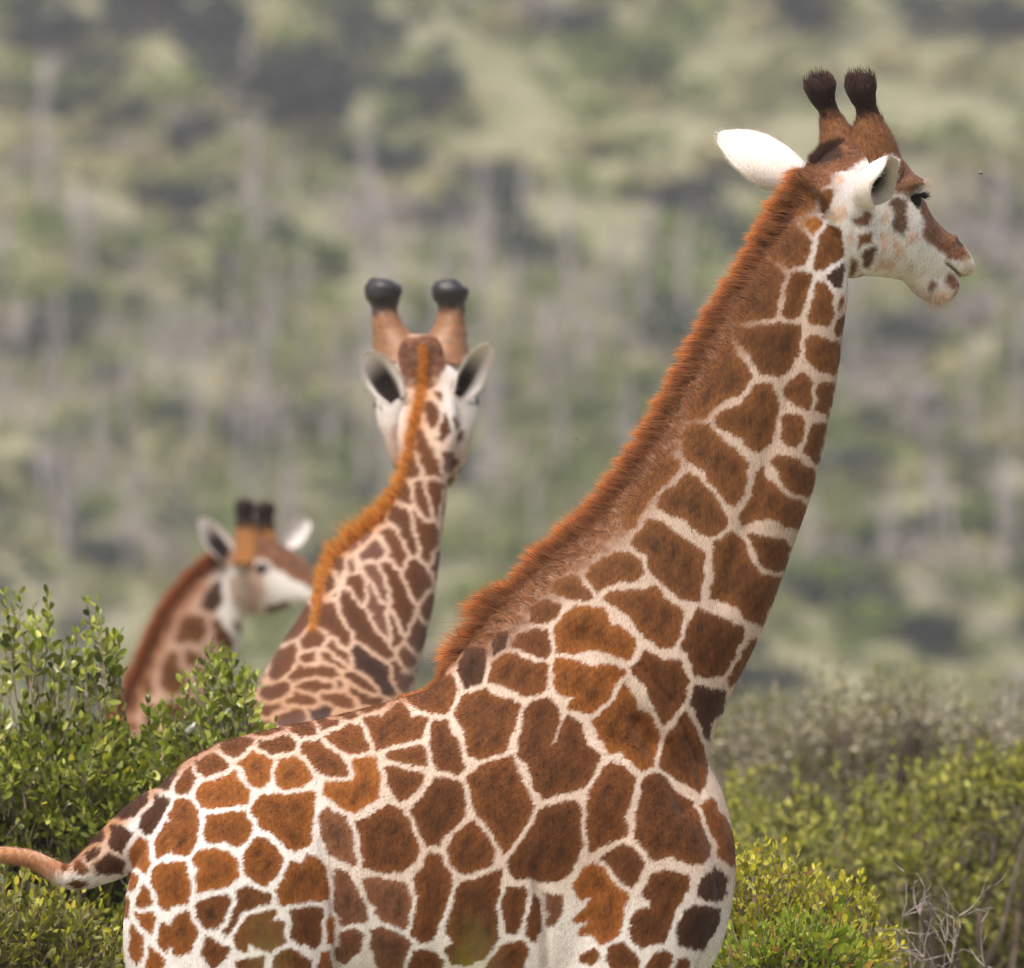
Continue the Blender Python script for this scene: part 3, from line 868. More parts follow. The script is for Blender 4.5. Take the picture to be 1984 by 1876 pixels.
'G': '''n 240,175 370,155 410,190 380,210 290,195
n 420,120 610,60 600,110 540,150 450,170
n 190,320 350,240 420,235 470,350 490,410 420,430 330,425 240,370
o 190,620 330,615 390,600 380,500 450,470 530,470 550,620 555,730 480,760 390,830 300,790 200,700
n 450,200 580,190 690,110 750,150 770,210 850,190 880,210 830,340 700,365 590,400 535,410 510,320
n 660,60 720,0 730,40 690,65
n 740,70 830,0 900,-60 960,-90 1060,-70 1085,20 1060,100 1000,170 900,175 800,115
n 610,450 690,410 830,385 860,430 870,520 780,515 670,490
n 930,220 1000,220 1040,300 1090,410 1120,520 1090,570 960,545 920,450 905,330
n 605,530 720,540 850,580 840,650 760,720 700,750 650,690 625,620
n 930,610 1050,625 1105,640 1140,790 1110,860 1020,960 950,1040 880,1050 830,950 770,830 860,720
p 160,870 200,815 330,870 370,960 390,1180 300,1150 230,1100 180,990
n 410,900 500,870 620,790 700,820 760,900 820,1060 790,1150 700,1230 580,1230 460,1190 440,1010
n 1190,895 1240,940 1300,1030 1325,1110 1300,1180 1180,1230 1090,1230 1040,1150 1010,1080 1080,980
n 900,1110 960,1130 1010,1220 1050,1310 1010,1440 950,1580 910,1690 830,1690 780,1650 800,1480 820,1370 790,1280 870,1190
n 1090,1310 1230,1280 1370,1210 1370,1300 1330,1450 1350,1560 1340,1700 1260,1800 1160,1850 1040,1830 1010,1750 1080,1690 1010,1640 1050,1480
p 450,1290 560,1270 740,1320 770,1400 760,1550 720,1610 600,1560 530,1500 540,1460 470,1370
p 270,1220 340,1240 390,1330 460,1450 470,1550 330,1590 280,1560 260,1400
p 290,1640 400,1610 440,1660 420,1760 330,1840 270,1830
p 510,1620 600,1610 730,1670 760,1730 720,1890 560,1890 520,1760
n 790,1760 900,1760 980,1830 980,1890 730,1890'''}
PATCH2 = {
'H': '''n 1310,90 1360,80 1400,180 1410,290 1370,270 1330,190
n 1400,80 1450,80 1480,140 1470,290 1440,250 1420,150
n 1240,80 1270,100 1280,200 1230,150
n 1190,280 1250,270 1290,370 1320,470 1330,540 1290,550 1240,430 1200,350
n 1310,290 1350,370 1420,390 1430,450 1410,580 1390,600 1360,530 1330,420
n 1110,450 1170,420 1220,500 1240,560 1220,640 1180,620 1140,520
n 1270,670 1310,630 1360,640 1385,720 1370,800 1350,870 1300,820 1270,740
n 1110,660 1150,640 1220,770 1270,900 1280,980 1240,1090 1200,1000 1160,850
p 1010,660 1060,700 1110,790 1125,870 1080,870 1040,770
p 1000,780 1030,820 1090,960 1130,1080 1130,1130 1080,1090 1020,960
n 890,770 950,760 970,830 950,880 910,840
n 1150,990 1180,1030 1210,1150 1190,1180 1150,1080
n 860,850 900,900 990,1030 1080,1160 1120,1260 1050,1230 920,1110 850,1020 830,940
n 680,960 750,950 780,1020 850,1120 850,1190 800,1170 740,1080 680,1050
n 1330,1030 1350,1080 1330,1190 1300,1180 1310,1080
d 900,1220 980,1250 1090,1340 1140,1430 1150,1500 1100,1490 1000,1390 910,1300
n 720,1180 760,1180 820,1260 850,1310 780,1260
n 370,1360 400,1270 470,1210 470,1260 430,1350 360,1400
n 660,1270 720,1270 830,1340 760,1330
n 490,1410 560,1360 740,1350 790,1410 700,1410 560,1400
n 860,1400 930,1430 1030,1500 960,1490 870,1430
n 560,1210 620,1130 680,1140 650,1190
n 520,1480 640,1440 760,1470 740,1500 540,1500
n 420,1590 520,1530 620,1570 600,1590
n 680,1540 820,1530 870,1580 760,1570
n 840,1470 960,1540 1040,1570 900,1530
d 590,1650 700,1640 680,1690 600,1680
n 300,1530 420,1480 430,1530 320,1570
n 240,1660 340,1600 420,1620 280,1690
n 420,1140 480,1020 550,960 530,1050 460,1120
n 1410,880 1400,960 1380,990 1395,900
n 1490,580 1480,680 1450,670
n 1550,180 1540,280 1515,280
n 1240,1230 1270,1300 1240,1350
n 1190,1330 1250,1420 1230,1470 1180,1430
p 990,590 1070,500 1110,540 1040,570
n 140,1760 240,1700 300,1720 180,1780
n 360,1690 480,1630 560,1690 420,1720
n 550,1270 620,1240 640,1280 560,1300
n 780,1440 840,1480 780,1490''',
'K': '''n 620,1090 690,1080 745,1150 740,1240 690,1290 650,1220
n 790,1170 810,1200 825,1310 780,1380 735,1360 750,1290
n 580,1290 620,1320 650,1400 700,1480 730,1560 730,1640 650,1640 610,1560 560,1420
n 530,1490 560,1560 580,1640 500,1650
n 710,1000 760,1000 760,1060 720,1040
n 680,870 710,870 710,910 690,910
p 780,1480 860,1470 830,1550 790,1590
p 880,1370 940,1300 930,1350 890,1400
p 860,1200 885,1230 875,1290
x 480,740 510,750 500,790
n 500,890 550,860 560,910 510,930
n 430,1000 480,1010 470,1070 430,1060
f 370,1280 410,1260 410,1380 370,1370
x 240,1090 300,1120 310,1160 280,1140
x 960,1080 1070,1060 1000,1110
p 860,930 920,930 900,1060 860,1020
m 400,600 600,560 800,600 860,700 800,760 760,860 700,960 640,980 560,960 480,960 430,820 400,700'''}
PATCH3 = {'L': '''d 570,650 630,580 640,640 600,720 560,700
n 450,780 540,760 550,830 500,890 420,880
n 610,780 680,870 690,920 640,880
n 380,960 420,1060 430,1150 380,1190 330,1120 340,1020
n 460,950 500,960 500,1000 460,1000
n 350,1230 430,1230 410,1360 350,1360
m 740,250 850,280 960,300 1060,370 1140,420 1230,520 1250,600 1180,600 1090,540 980,480 930,440 860,400 780,390 740,330
f 710,560 830,520 870,620 830,720 740,690 700,620
x 810,490 870,470 920,470 910,500 850,520
p 900,720 1000,700 1020,730 930,750'''}

def read_patches(src):
    polys = []
    for sheet, text in src.items():
        x0, y0, k = SHEET[sheet]
        for line in text.splitlines():
            kind, pts = line[0], line[1:].split()
            p = np.array([tuple(map(float, q.split(','))) for q in pts])
            polys.append((kind, (np.array((x0, y0)) + p / k) / 1.290323))
    return polys

def poly_sd(p, poly):
    """signed distance, negative inside"""
    a, b = poly, np.roll(poly, -1, axis=0)
    d = np.full(len(p), 1e18)
    ins = np.zeros(len(p), dtype=bool)
    for (ax, ay), (bx, by) in zip(a, b):
        ex, ey = bx - ax, by - ay
        wx, wy = p[:, 0] - ax, p[:, 1] - ay
        t = np.clip((wx * ex + wy * ey) / (ex * ex + ey * ey + 1e-12), 0, 1)
        d = np.minimum(d, (wx - ex * t) ** 2 + (wy - ey * t) ** 2)
        c = (ay > p[:, 1]) != (by > p[:, 1])
        with np.errstate(divide='ignore', invalid='ignore'):
            xi = ax + (p[:, 1] - ay) * ex / (ey if ey != 0 else 1e-9)
        ins ^= c & (p[:, 0] < xi)
    d = np.sqrt(d)
    return np.where(ins, -d, d)

def patch_field(p, polys, gap=11.0, margin=1.5):
    """p (n,2) layout -> signed field (positive inside a patch), patch index"""
    d1 = np.full(len(p), 1e3)
    d2 = np.full(len(p), 1e3)
    idx = np.full(len(p), -1)
    for i, (kind, poly) in enumerate(polys):
        if kind == 'x':
            continue
        lo, hi = poly.min(0) - 45, poly.max(0) + 45
        sel = np.nonzero((p[:, 0] > lo[0]) & (p[:, 0] < hi[0]) & (p[:, 1] > lo[1]) & (p[:, 1] < hi[1]))[0]
        if len(sel) == 0:
            continue
        d = poly_sd(p[sel], poly)
        better = d < d1[sel]
        s = sel[better]
        d2[s] = np.minimum(d2[s], d1[s])
        d1[s] = d[better]
        idx[s] = i
        w = sel[~better]
        d2[w] = np.minimum(d2[w], d[~better])
    return np.minimum((d2 - d1) / 2 - gap / 2, margin - d1), idx, d1

def seg_dist(p, line):
    line = np.asarray(line, dtype=float)
    best = np.full(len(p), 1e9)
    for a, b in zip(line[:-1], line[1:]):
        e = b - a
        t = np.clip(((p - a) @ e) / (e @ e), 0, 1)
        best = np.minimum(best, np.linalg.norm(p - (a + t[:, None] * e), axis=1))
    return best

# coat colours
BROWN = {'x': lin(52, 34, 26), 'n': lin(86, 53, 25), 'd': lin(58, 37, 23), 'o': lin(110, 68, 28), 'f': lin(170, 138, 118),
         'm': lin(98, 62, 40), 'p': lin(96, 66, 48)}

def coat_color(p2, polys, fallback, seed, cream, tan_line=None, brown_line=None, white_zone=None, jitter=None, npts=None, margin=4.0, gap=9.0, filler=None, shade=None, brown_w=(112, 40), edge=2.8):
    """p2: layout coordinates; fallback: mask of surface that the survey sheets do not cover, npts its 3D points"""
    n = len(p2)
    w = np.stack((wnoise(p2, 1 / 34, seed + 1), wnoise(p2, 1 / 34, seed + 2)), 1) * 3.2
    w += np.stack((wnoise(p2, 1 / 9, seed + 3, 2), wnoise(p2, 1 / 9, seed + 4, 2)), 1) * 1.6
    q = p2 + w
    if jitter is not None:
        q = q + jitter
    f, idx, d1 = patch_field(q, polys, margin=margin, gap=gap)
    if filler is not None:                                   # small patches where the sheets leave bare coat
        cw, ch, first_row = filler
        rr = np.random.default_rng(seed + 77)
        lo_, hi_ = q.min(0) - 60, q.max(0) + 60
        gxs, gys = np.meshgrid(np.arange(lo_[0], hi_[0], cw), np.arange(lo_[1], hi_[1], ch))
        sd_ = np.stack((gxs.ravel(), gys.ravel()), 1) + rr.uniform(-.42, .42, (gxs.size, 2)) * np.array((cw, ch))
        from mathutils.kdtree import KDTree
        kd = KDTree(len(sd_))
        sc_ = np.array((1.0 / cw, 1.0 / ch))
        for i, s_ in enumerate(sd_ * sc_):
            kd.insert((s_[0], s_[1], 0), i)
        kd.balance()
        mg = np.broadcast_to(np.asarray(margin, dtype=float), (n,))
        for i in np.nonzero((d1 > mg + 6) & ~fallback & (p2[:, 1] > first_row))[0]:
            res = kd.find_n((q[i, 0] * sc_[0], q[i, 1] * sc_[1], 0), 2)
            ff_ = (res[1][2] - res[0][2]) * 0.5 * min(cw, ch) - gap / 2
            f[i] = max(f[i], min(ff_, d1[i] - mg[i] - gap))
    kinds = np.array([ord(k) for k, _ in polys] + [ord('n')])
    tone = np.random.default_rng(seed).uniform(0.85, 1.15, len(polys) + 1)
    # elsewhere: cells of about the same size
    if fallback.any():
        r = np.random.default_rng(seed + 9)
        pts = npts[fallback]
        lo, hi = pts.min(0), pts.max(0)
        ext = hi - lo
        m = int(np.clip(np.prod(np.ceil(ext / 0.155)), 60, 6000))
        seeds = lo + r.random((m, 3)) * ext
        # keep only seeds near the surface
        from mathutils.kdtree import KDTree
        kd = KDTree(len(seeds))
        for i, s_ in enumerate(seeds):
            kd.insert(s_, i)
        kd.balance()
        ff = np.empty(len(pts))
        fi = np.empty(len(pts), dtype=int)
        for i, s_ in enumerate(pts):
            res = kd.find_n(s_, 2)
            ff[i] = (res[1][2] - res[0][2]) / 2 - 0.011
            fi[i] = res[0][1]
        f[fallback] = ff / SF
        idx[fallback] = fi % len(polys)
        kinds = kinds.copy()
        kk = kinds[idx]
        kk[fallback] = ord('n')
    else:
        kk = kinds[idx]
    base = np.zeros((n, 3))
    for k, c in BROWN.items():
        base[kk == ord(k)] = c
    depth = smoothstep(0, 26, f)[:, None]
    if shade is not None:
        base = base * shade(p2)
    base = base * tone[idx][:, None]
    base = base * (1.52 - 0.86 * depth * (0.70 + 0.4 * wnoise(p2, 1 / 46, seed + 6)[:, None]))
    base = base * (1 + 0.20 * wnoise(p2, 1 / 14, seed + 7)[:, None])
    msk = (kk == ord('m'))[:, None] * smoothstep(-0.1, 0.9, wnoise(p2, 1 / 6, seed + 14) + 0.6 * wnoise(p2, 1 / 24, seed + 15))[:, None]
    base = base * (1 - 0.34 * msk) + lin(150, 120, 98) * 0.34 * msk
    gcol = cream(p2) * (1 + 0.05 * wnoise(p2, 1 / 30, seed + 8)[:, None])
    if tan_line is not None:
        t = smoothstep(30, 4, seg_dist(p2, tan_line))[:, None]
        gcol = gcol * (1 - t * 0.8) + lin(160, 108, 68) * t * 0.8
    if brown_line is not None:
        t = smoothstep(brown_w[0], brown_w[1], seg_dist(p2, brown_line))[:, None]
        tn = np.clip(t * (0.92 + 0.2 * wnoise(p2, 1 / 30, seed + 12)[:, None]), 0, 1)
        gcol = gcol * (1 - tn) + lin(112, 72, 45) * tn
    soft = np.where((p2[:, 0] > 1640) & (p2[:, 1] < 600), 6.0, edge)
    s = smoothstep(-1, 1, f / soft)[:, None]
    s = s * np.where(kk == ord('f'), 0.75, 1.0)[:, None]
    out = gcol * (1 - s) + base * s
    for kind, poly in polys:
        if kind == 'x':
            sel = np.nonzero((np.abs(p2 - poly.mean(0)) < np.ptp(poly, axis=0) + 8).all(1) & ~fallback)[0]
            if len(sel):
                t = smoothstep(3, -4, poly_sd(q[sel], poly))[:, None] * 0.9
                out[sel] = out[sel] * (1 - t) + BROWN['x'] * t
    return out

# ---- surfaces
def crom(a, m):
    a = np.asarray(a, dtype=float)
    p = np.vstack((2 * a[0] - a[1], a, 2 * a[-1] - a[-2]))
    out = []
    for i in range(1, len(p) - 2):
        for t in np.linspace(0, 1, m, endpoint=False):
            p0, p1, p2, p3 = p[i - 1], p[i], p[i + 1], p[i + 2]
            out.append(0.5 * (2 * p1 + (p2 - p0) * t + (2 * p0 - 5 * p1 + 4 * p2 - p3) * t * t + (3 * p1 - p0 - 3 * p2 + p3) * t ** 3))
    out.append(p[-2])
    return np.array(out)

def loft(T, B, L, k=28, m=5, ex=2.2, cap=True):
    T, B, L = crom(T, m), crom(B, m), crom(L, m)
    th = np.linspace(0, 2 * math.pi, k, endpoint=False)
    c = np.sign(np.cos(th)) * np.abs(np.cos(th)) ** (2 / ex)
    s = np.sign(np.sin(th)) * np.abs(np.sin(th)) ** (2 / ex)
    C, H = (T + B) / 2, (T - B) / 2
    V = C[:, None] + H[:, None] * c[None, :, None] + L[:, None] * s[None, :, None]
    n = len(C)
    verts = V.reshape(-1, 3)
    faces = []
    for i in range(n - 1):
        for j in range(k):
            j2 = (j + 1) % k
            faces.append((i * k + j, i * k + j2, (i + 1) * k + j2, (i + 1) * k + j))
    if cap:
        verts = np.vstack((verts, C[0], C[-1]))
        a, b = len(verts) - 2, len(verts) - 1
        for j in range(k):
            j2 = (j + 1) % k
            faces.append((a, j2, j))
            faces.append((b, (n - 1) * k + j, (n - 1) * k + j2))
    return verts, faces

def side_loft(st, **kw):
    """stations: (top fx, fy, bottom fx, fy, y, half width)"""
    T = [place(a, b, y) for a, b, c, d, y, w in st]
    B = [place(c, d, y) for a, b, c, d, y, w in st]
    L = [(0, w, 0) for a, b, c, d, y, w in st]
    return loft(T, B, L, **kw)

def tube_loft(pts, rad, k=16, m=5, squash=1.0):
    pts = np.asarray(pts, dtype=float)
    tan = np.gradient(pts, axis=0)
    T, B, L = [], [], []
    up = np.array((0.0, 0.0, 1.0))
    prev = None
    for p, t, r in zip(pts, tan, rad):
        t = t / (np.linalg.norm(t) + 1e-9)
        a = np.cross(t, prev if prev is not None else np.array((0.0, 1.0, 0.03)))
        a /= np.linalg.norm(a) + 1e-9
        b = np.cross(a, t)
        prev = b
        T.append(p + a * r)
        B.append(p - a * r)
        L.append(b * r * squash)
    return loft(T, B, L, k=k, m=m, ex=2.0)

def fuse(pieces, voxel):
    V, F, o = [], [], 0
    for v, f in pieces:
        V.append(v)
        F += [tuple(i + o for i in q) for q in f]
        o += len(v)
    me = bpy.data.meshes.new('fuse')
    me.from_pydata([tuple(p) for p in np.vstack(V)], [], F)
    ob = bpy.data.objects.new('fuse', me)
    COL.objects.link(ob)
    md = ob.modifiers.new('r', 'REMESH')
    md.mode = 'VOXEL'
    md.voxel_size = voxel
    dg = bpy.context.evaluated_depsgraph_get()
    ev = ob.evaluated_get(dg)
    m2 = ev.to_mesh()
    n = len(m2.vertices)
    co = np.empty(n * 3, dtype=np.float64)
    m2.vertices.foreach_get('co', co)
    m2.calc_loop_triangles()
    fl = np.empty(len(m2.loops), dtype=np.int32)
    m2.loops.foreach_get('vertex_index', fl)
    quads = fl.reshape(-1, 4) if len(fl) == 4 * len(m2.polygons) else None
    if quads is None:
        t = np.empty(len(m2.loop_triangles) * 3, dtype=np.int32)
        m2.loop_triangles.foreach_get('vertices', t)
        quads = t.reshape(-1, 3)
    ev.to_mesh_clear()
    bpy.data.objects.remove(ob)
    bpy.data.meshes.remove(me)
    return co.reshape(-1, 3), quads

def relax(co, faces, weight_fn, iters):
    e = np.vstack([np.stack((faces[:, i], faces[:, (i + 1) % faces.shape[1]]), 1) for i in range(faces.shape[1])])
    e = np.unique(np.sort(e, 1), axis=0)
    i, j = np.r_[e[:, 0], e[:, 1]], np.r_[e[:, 1], e[:, 0]]
    n = len(co)
    deg = np.bincount(i, minlength=n)[:, None].astype(float)
    w = weight_fn(co)[:, None]
    for it in range(iters):
        s = np.stack([np.bincount(i, co[j, k], minlength=n) for k in range(3)], 1) / np.maximum(deg, 1)
        ww = np.clip(w * iters - it, 0, 1) * 0.6
        co = co + (s - co) * ww
    return co

def vnormals(co, faces):
    if faces.shape[1] == 4:
        a, b, c, d = (co[faces[:, i]] for i in range(4))
        fn = np.cross(c - a, d - b)
    else:
        a, b, c = (co[faces[:, i]] for i in range(3))
        fn = np.cross(b - a, c - a)
    n = np.zeros_like(co)
    for k in range(3):
        for i in range(faces.shape[1]):
            n[:, k] += np.bincount(faces[:, i], fn[:, k], minlength=len(co))
    return n / (np.linalg.norm(n, axis=1)[:, None] + 1e-12)

def to_layout(co):
    k = SF * (D + co[:, 1]) / D
    return np.stack((LX + co[:, 0] / k, LZ - (co[:, 2] - ZC) / k), 1)

def groove(co, nrm, lay, line, width, depth, mask, taper=False):
    d = seg_dist(lay, line)
    a, b = np.array(line[0], dtype=float), np.array(line[-1], dtype=float)
    t = ((lay - a) @ (b - a)) / ((b - a) @ (b - a))
    if taper:
        depth = depth * smoothstep(-0.05, 0.45, t)
    return co - nrm * (np.exp(-(d / width) ** 2) * depth * mask)[:, None]

def bump(co, nrm, lay, c, r, h, mask):
    d = np.hypot((lay[:, 0] - c[0]) / r[0], (lay[:, 1] - c[1]) / r[1])
    return co + nrm * (np.exp(-d * d) * h * mask)[:, None]

def strands(root, direc, length, curl, k, rad, taper=0.15, sag=0.0, seed=0):
    """root (n,3), direc (n,3) unit, curl (n,3) sideways bend at the tip -> points and radii"""
    n = len(root)
    t = np.linspace(0, 1, k)[None, :, None]
    p = root[:, None] + direc[:, None] * length[:, None, None] * t + curl[:, None] * t ** 2
    p[:, :, 2] -= sag * t[:, :, 0] ** 2
    r = rad * (1 - (1 - taper) * np.linspace(0, 1, k) ** 1.5)[None, :] * np.ones((n, 1))
    return p, r

def sample_surface(co, faces, n, mask_f=None, seed=1):
    r = np.random.default_rng(seed)
    tri = faces if faces.shape[1] == 3 else np.vstack((faces[:, [0, 1, 2]], faces[:, [0, 2, 3]]))
    if mask_f is not None:
        tri = tri[mask_f(co[tri].mean(1))]
    a, b, c = co[tri[:, 0]], co[tri[:, 1]], co[tri[:, 2]]
    ar = np.linalg.norm(np.cross(b - a, c - a), axis=1)
    cdf = np.cumsum(ar)
    pick = np.searchsorted(cdf, r.random(n) * cdf[-1])
    u, v = r.random(n), r.random(n)
    fl = u + v > 1
    u[fl], v[fl] = 1 - u[fl], 1 - v[fl]
    p = a[pick] + (b - a)[pick] * u[:, None] + (c - a)[pick] * v[:, None]
    return p, tri[pick]
M_COAT = coat_mat('giraffe_coat')
M_FUR = fur_mat('giraffe_fur', trans=0.3)
M_MANE = fur_mat('giraffe_mane', trans=0.6, rough=0.5)
M_EYE = simple_mat('eye_dark', (0.008, 0.005, 0.004), rough=0.10, spec=0.22, noise=0.3)
M_HOOF = simple_mat('hoof_horn', (0.05, 0.035, 0.025), rough=0.6, noise=0.3)
M_HORN = coat_mat('ossicone_skin', mottle=0.2)
M_KNOB = coat_mat('ossicone_knob', rough=0.5, mottle=0.25)
M_KNOB.node_tree.nodes['Principled BSDF'].inputs['Specular IOR Level'].default_value = 0.6
M_TUFT = fur_mat('dark_tuft', trans=0.2, rough=0.45)

def ear_mesh(base, tip, openv, width, cup_base=150, cup_tip=45, th=0.006, rows=18, cols=17, dark=1.0, rim=(0.97, 0.72), prof=(.5, .68, .94, 1.0, .93, .70, .46, .12)):
    base, tip = np.array(base), np.array(tip)
    ax = unit(tip - base)
    o = np.array(openv, dtype=float)
    o = unit(o - ax * (o @ ax))
    sd = np.cross(ax, o)
    length = np.linalg.norm(tip - base)
    V, C = [], []
    for shell in (0, 1):
        for i in range(rows):
            t = i / (rows - 1)
            wprof = max(float(np.interp(t, (0, .12, .3, .5, .7, .85, .94, 1), prof)), 0.05)
            ph = math.radians(cup_base + (cup_tip - cup_base) * smoothstep(0, 0.75, np.array(t)))
            R = width / 2 * wprof / (math.sin(min(ph, math.pi / 2)))
            spine = base + ax * length * t - o * (0.022 * math.sin(math.pi * t))
            for j in range(cols):
                u = -1 + 2 * j / (cols - 1)
                a = u * ph
                off = th * (1 - abs(u) ** 6) * (1 - t ** 8) if shell else 0
                r = max(R - off, 0.2 * R)
                V.append(spine + o * R + sd * r * math.sin(a) - o * r * math.cos(a))
                white = lin(222, 212, 205)
                if shell:
                    k = smoothstep(rim[0], rim[1], np.array(abs(u))) * smoothstep(0.97, 0.97 - (1 - rim[1]), np.array(t)) * dark
                    C.append(white * (1 - k) + lin(40, 31, 27) * k)
                else:
                    k = 0.15 * (1 + math.sin(9 * t + 5 * u)) * smoothstep(0.5, 0.0, np.array(t))
                    C.append(white * (1 - k) + lin(170, 140, 120) * k)
    n = rows * cols
    F = []
    for i in range(rows - 1):
        for j in range(cols - 1):
            a = i * cols + j
            F.append((a, a + 1, a + cols + 1, a + cols))
            F.append((n + a, n + a + cols, n + a + cols + 1, n + a + 1))
    for i in range(rows - 1):
        for j in (0, cols - 1):
            a, b = i * cols + j, (i + 1) * cols + j
            F.append((a, b, n + b, n + a) if j == 0 else (b, a, n + a, n + b))
    for j in range(cols - 1):
        a = (rows - 1) * cols + j
        F.append((a, a + 1, n + a + 1, n + a))
    return np.array(V), F, np.array(C)

def ear(parent, base, tip, openv, width, fuzz=900, seed=1, **kw):
    v, f, c = ear_mesh(base, tip, openv, width, **kw)
    o = mesh_obj('ear', v, f, M_COAT, parent, colors=c)
    if fuzz:
        r = np.random.default_rng(seed)
        rows, cols = 18, 17
        # short white hairs along the rim and over the back of the ear
        k = r.integers(0, rows - 1, fuzz)
        j = np.where(r.random(fuzz) < 0.6, np.where(r.random(fuzz) < 0.5, 0, cols - 2), r.integers(0, cols - 1, fuzz))
        a = k * cols + j
        uu, vv = r.random((fuzz, 1)), r.random((fuzz, 1))
        root = v[a] * (1 - uu) * (1 - vv) + v[a + 1] * uu * (1 - vv) + v[a + cols] * (1 - uu) * vv + v[a + cols + 1] * uu * vv
        nrm = unit(np.cross(v[a + 1] - v[a], v[a + cols] - v[a]))
        ax = unit(np.array(tip) - np.array(base))
        d = unit(nrm * r.choice([-0.5, 0.6], (fuzz, 1)) + ax * 0.6 + r.normal(size=(fuzz, 3)) * 0.35)
        ln = r.uniform(0.006, 0.016, fuzz)
        p, rd = strands(root, d, ln, r.normal(size=(fuzz, 3)) * 0.003, 3, 0.00035)
        hair_obj('ear_fuzz', p, rd, np.tile(lin(228, 220, 212), (fuzz, 1)), M_FUR, o)
    return o

def ossicone(parent, pts, rad, dark_from, tuft=700, bald=False, seed=3, tone=lin(112, 74, 46)):
    """pts: base to top; rad: radii; the knob above dark_from (0..1) is dark"""
    v, f = tube_loft(pts, rad, k=22, m=6)
    pp = np.asarray(pts, dtype=float)
    ax = pp[-1] - pp[0]
    v = v + unit(v - v.mean(0)) * (0.0035 * wnoise(v, 14, seed + 2) + (0.006 * wnoise(v, 7, seed + 4) if bald else 0))[:, None]
    t = ((v - pp[0]) @ ax) / (ax @ ax)
    s = smoothstep(dark_from - 0.1, dark_from + 0.08, t + 0.05 * wnoise(v, 40, seed))[:, None]
    base = tone * (1 + 0.25 * wnoise(v, 45, seed + 1)[:, None])
    dk = lin(38, 26, 22) if not bald else lin(34, 30, 30)
    o = mesh_obj('ossicone', v, f, M_KNOB if bald else M_HORN, parent, colors=base * (1 - s) + dk * s)
    r = np.random.default_rng(seed)
    if tuft:
        fa = np.array([q for q in f if len(q) == 4])
        p, tri = sample_surface(v, fa, tuft, None, seed)
        tt = ((p - pp[0]) @ ax) / (ax @ ax)
        c = p - pp[0] - tt[:, None] * ax
        nrm = unit(c)
        if bald:
            sel = tt < dark_from + 0.03
            p, tt, nrm = p[sel], tt[sel], nrm[sel]
            tuft = len(p)
        up = unit(ax)
        knob = smoothstep(dark_from - 0.12, dark_from + 0.05, tt)
        d = unit(nrm * 0.45 + up * (0.5 + 1.6 * knob[:, None]) + r.normal(size=p.shape) * 0.22)
        ln = r.uniform(0.6, 1.15, tuft) * (0.007 + 0.018 * knob)
        curl = -nrm * ln[:, None] * 0.35 * knob[:, None] + r.normal(size=p.shape) * 0.003
        P, R = strands(p, d, ln, curl, 4, 0.0005)
        k = knob[:, None]
        col = (tone * (1 - k) + lin(54, 36, 27) * k) * r.uniform(0.6, 1.35, (tuft, 1))
        tipc = r.random(tuft) < 0.22
        col[tipc] = col[tipc] * 0.5 + lin(150, 84, 46) * 0.5
        hair_obj('tuft', P, R, col, M_TUFT, o)
    return o

def lower_leg_feet(parent, feet):
    for x, y, s in feet:
        # cloven hoof: two toes
        for side in (-1, 1):
            T = [(x - 0.07, y + side * 0.033, 0.0), (x - 0.03, y + side * 0.033, 0.0), (x + 0.05, y + side * 0.033, 0), (x + 0.11, y + side * 0.028, 0)]
            top = [0.10, 0.13, 0.10, 0.03]
            TT = [(a, b, h) for (a, b, c), h in zip(T, top)]
            L = [(0, 0.024, 0), (0, 0.034, 0), (0, 0.032, 0), (0, 0.014, 0)]
            v, f = loft(TT, T, L, k=12, m=3, ex=2.6)
            mesh_obj('hoof', v, f, M_HOOF, parent)

# ================================================================== first giraffe
G1 = empty('giraffe', (place(820, LZ, 0)[0], 0, 0))
tag(G1, 'giraffe in sharp focus standing side-on with long orange mane, body filling the foreground', 'giraffe')

YAW = math.radians(38)
HX0 = place(1600, 400, 0)[0]
LAT = np.array((-math.sin(YAW), math.cos(YAW), 0.0))

def head_pt(fx, fy, lat=0.0):
    """point of the head whose middle plane stands at YAW; lat: metres to its left (away from the viewer)"""
    fx = fx + lat * math.sin(YAW) / SF                   # the given column is where the offset point is seen from the side
    y = (place(fx, fy, 0)[0] - HX0) * math.tan(YAW)
    y = (place(fx, fy, y)[0] - HX0) * math.tan(YAW)
    return place(fx, fy, y) + LAT * lat

def head_loft(st, **kw):
    T = [head_pt(a, b) for a, b, c, d, w in st]
    B = [head_pt(c, d) for a, b, c, d, w in st]
    L = [LAT * w for a, b, c, d, w in st]
    return loft(T, B, L, **kw)

def zrow(z):
    return LZ - (z - ZC) / SF

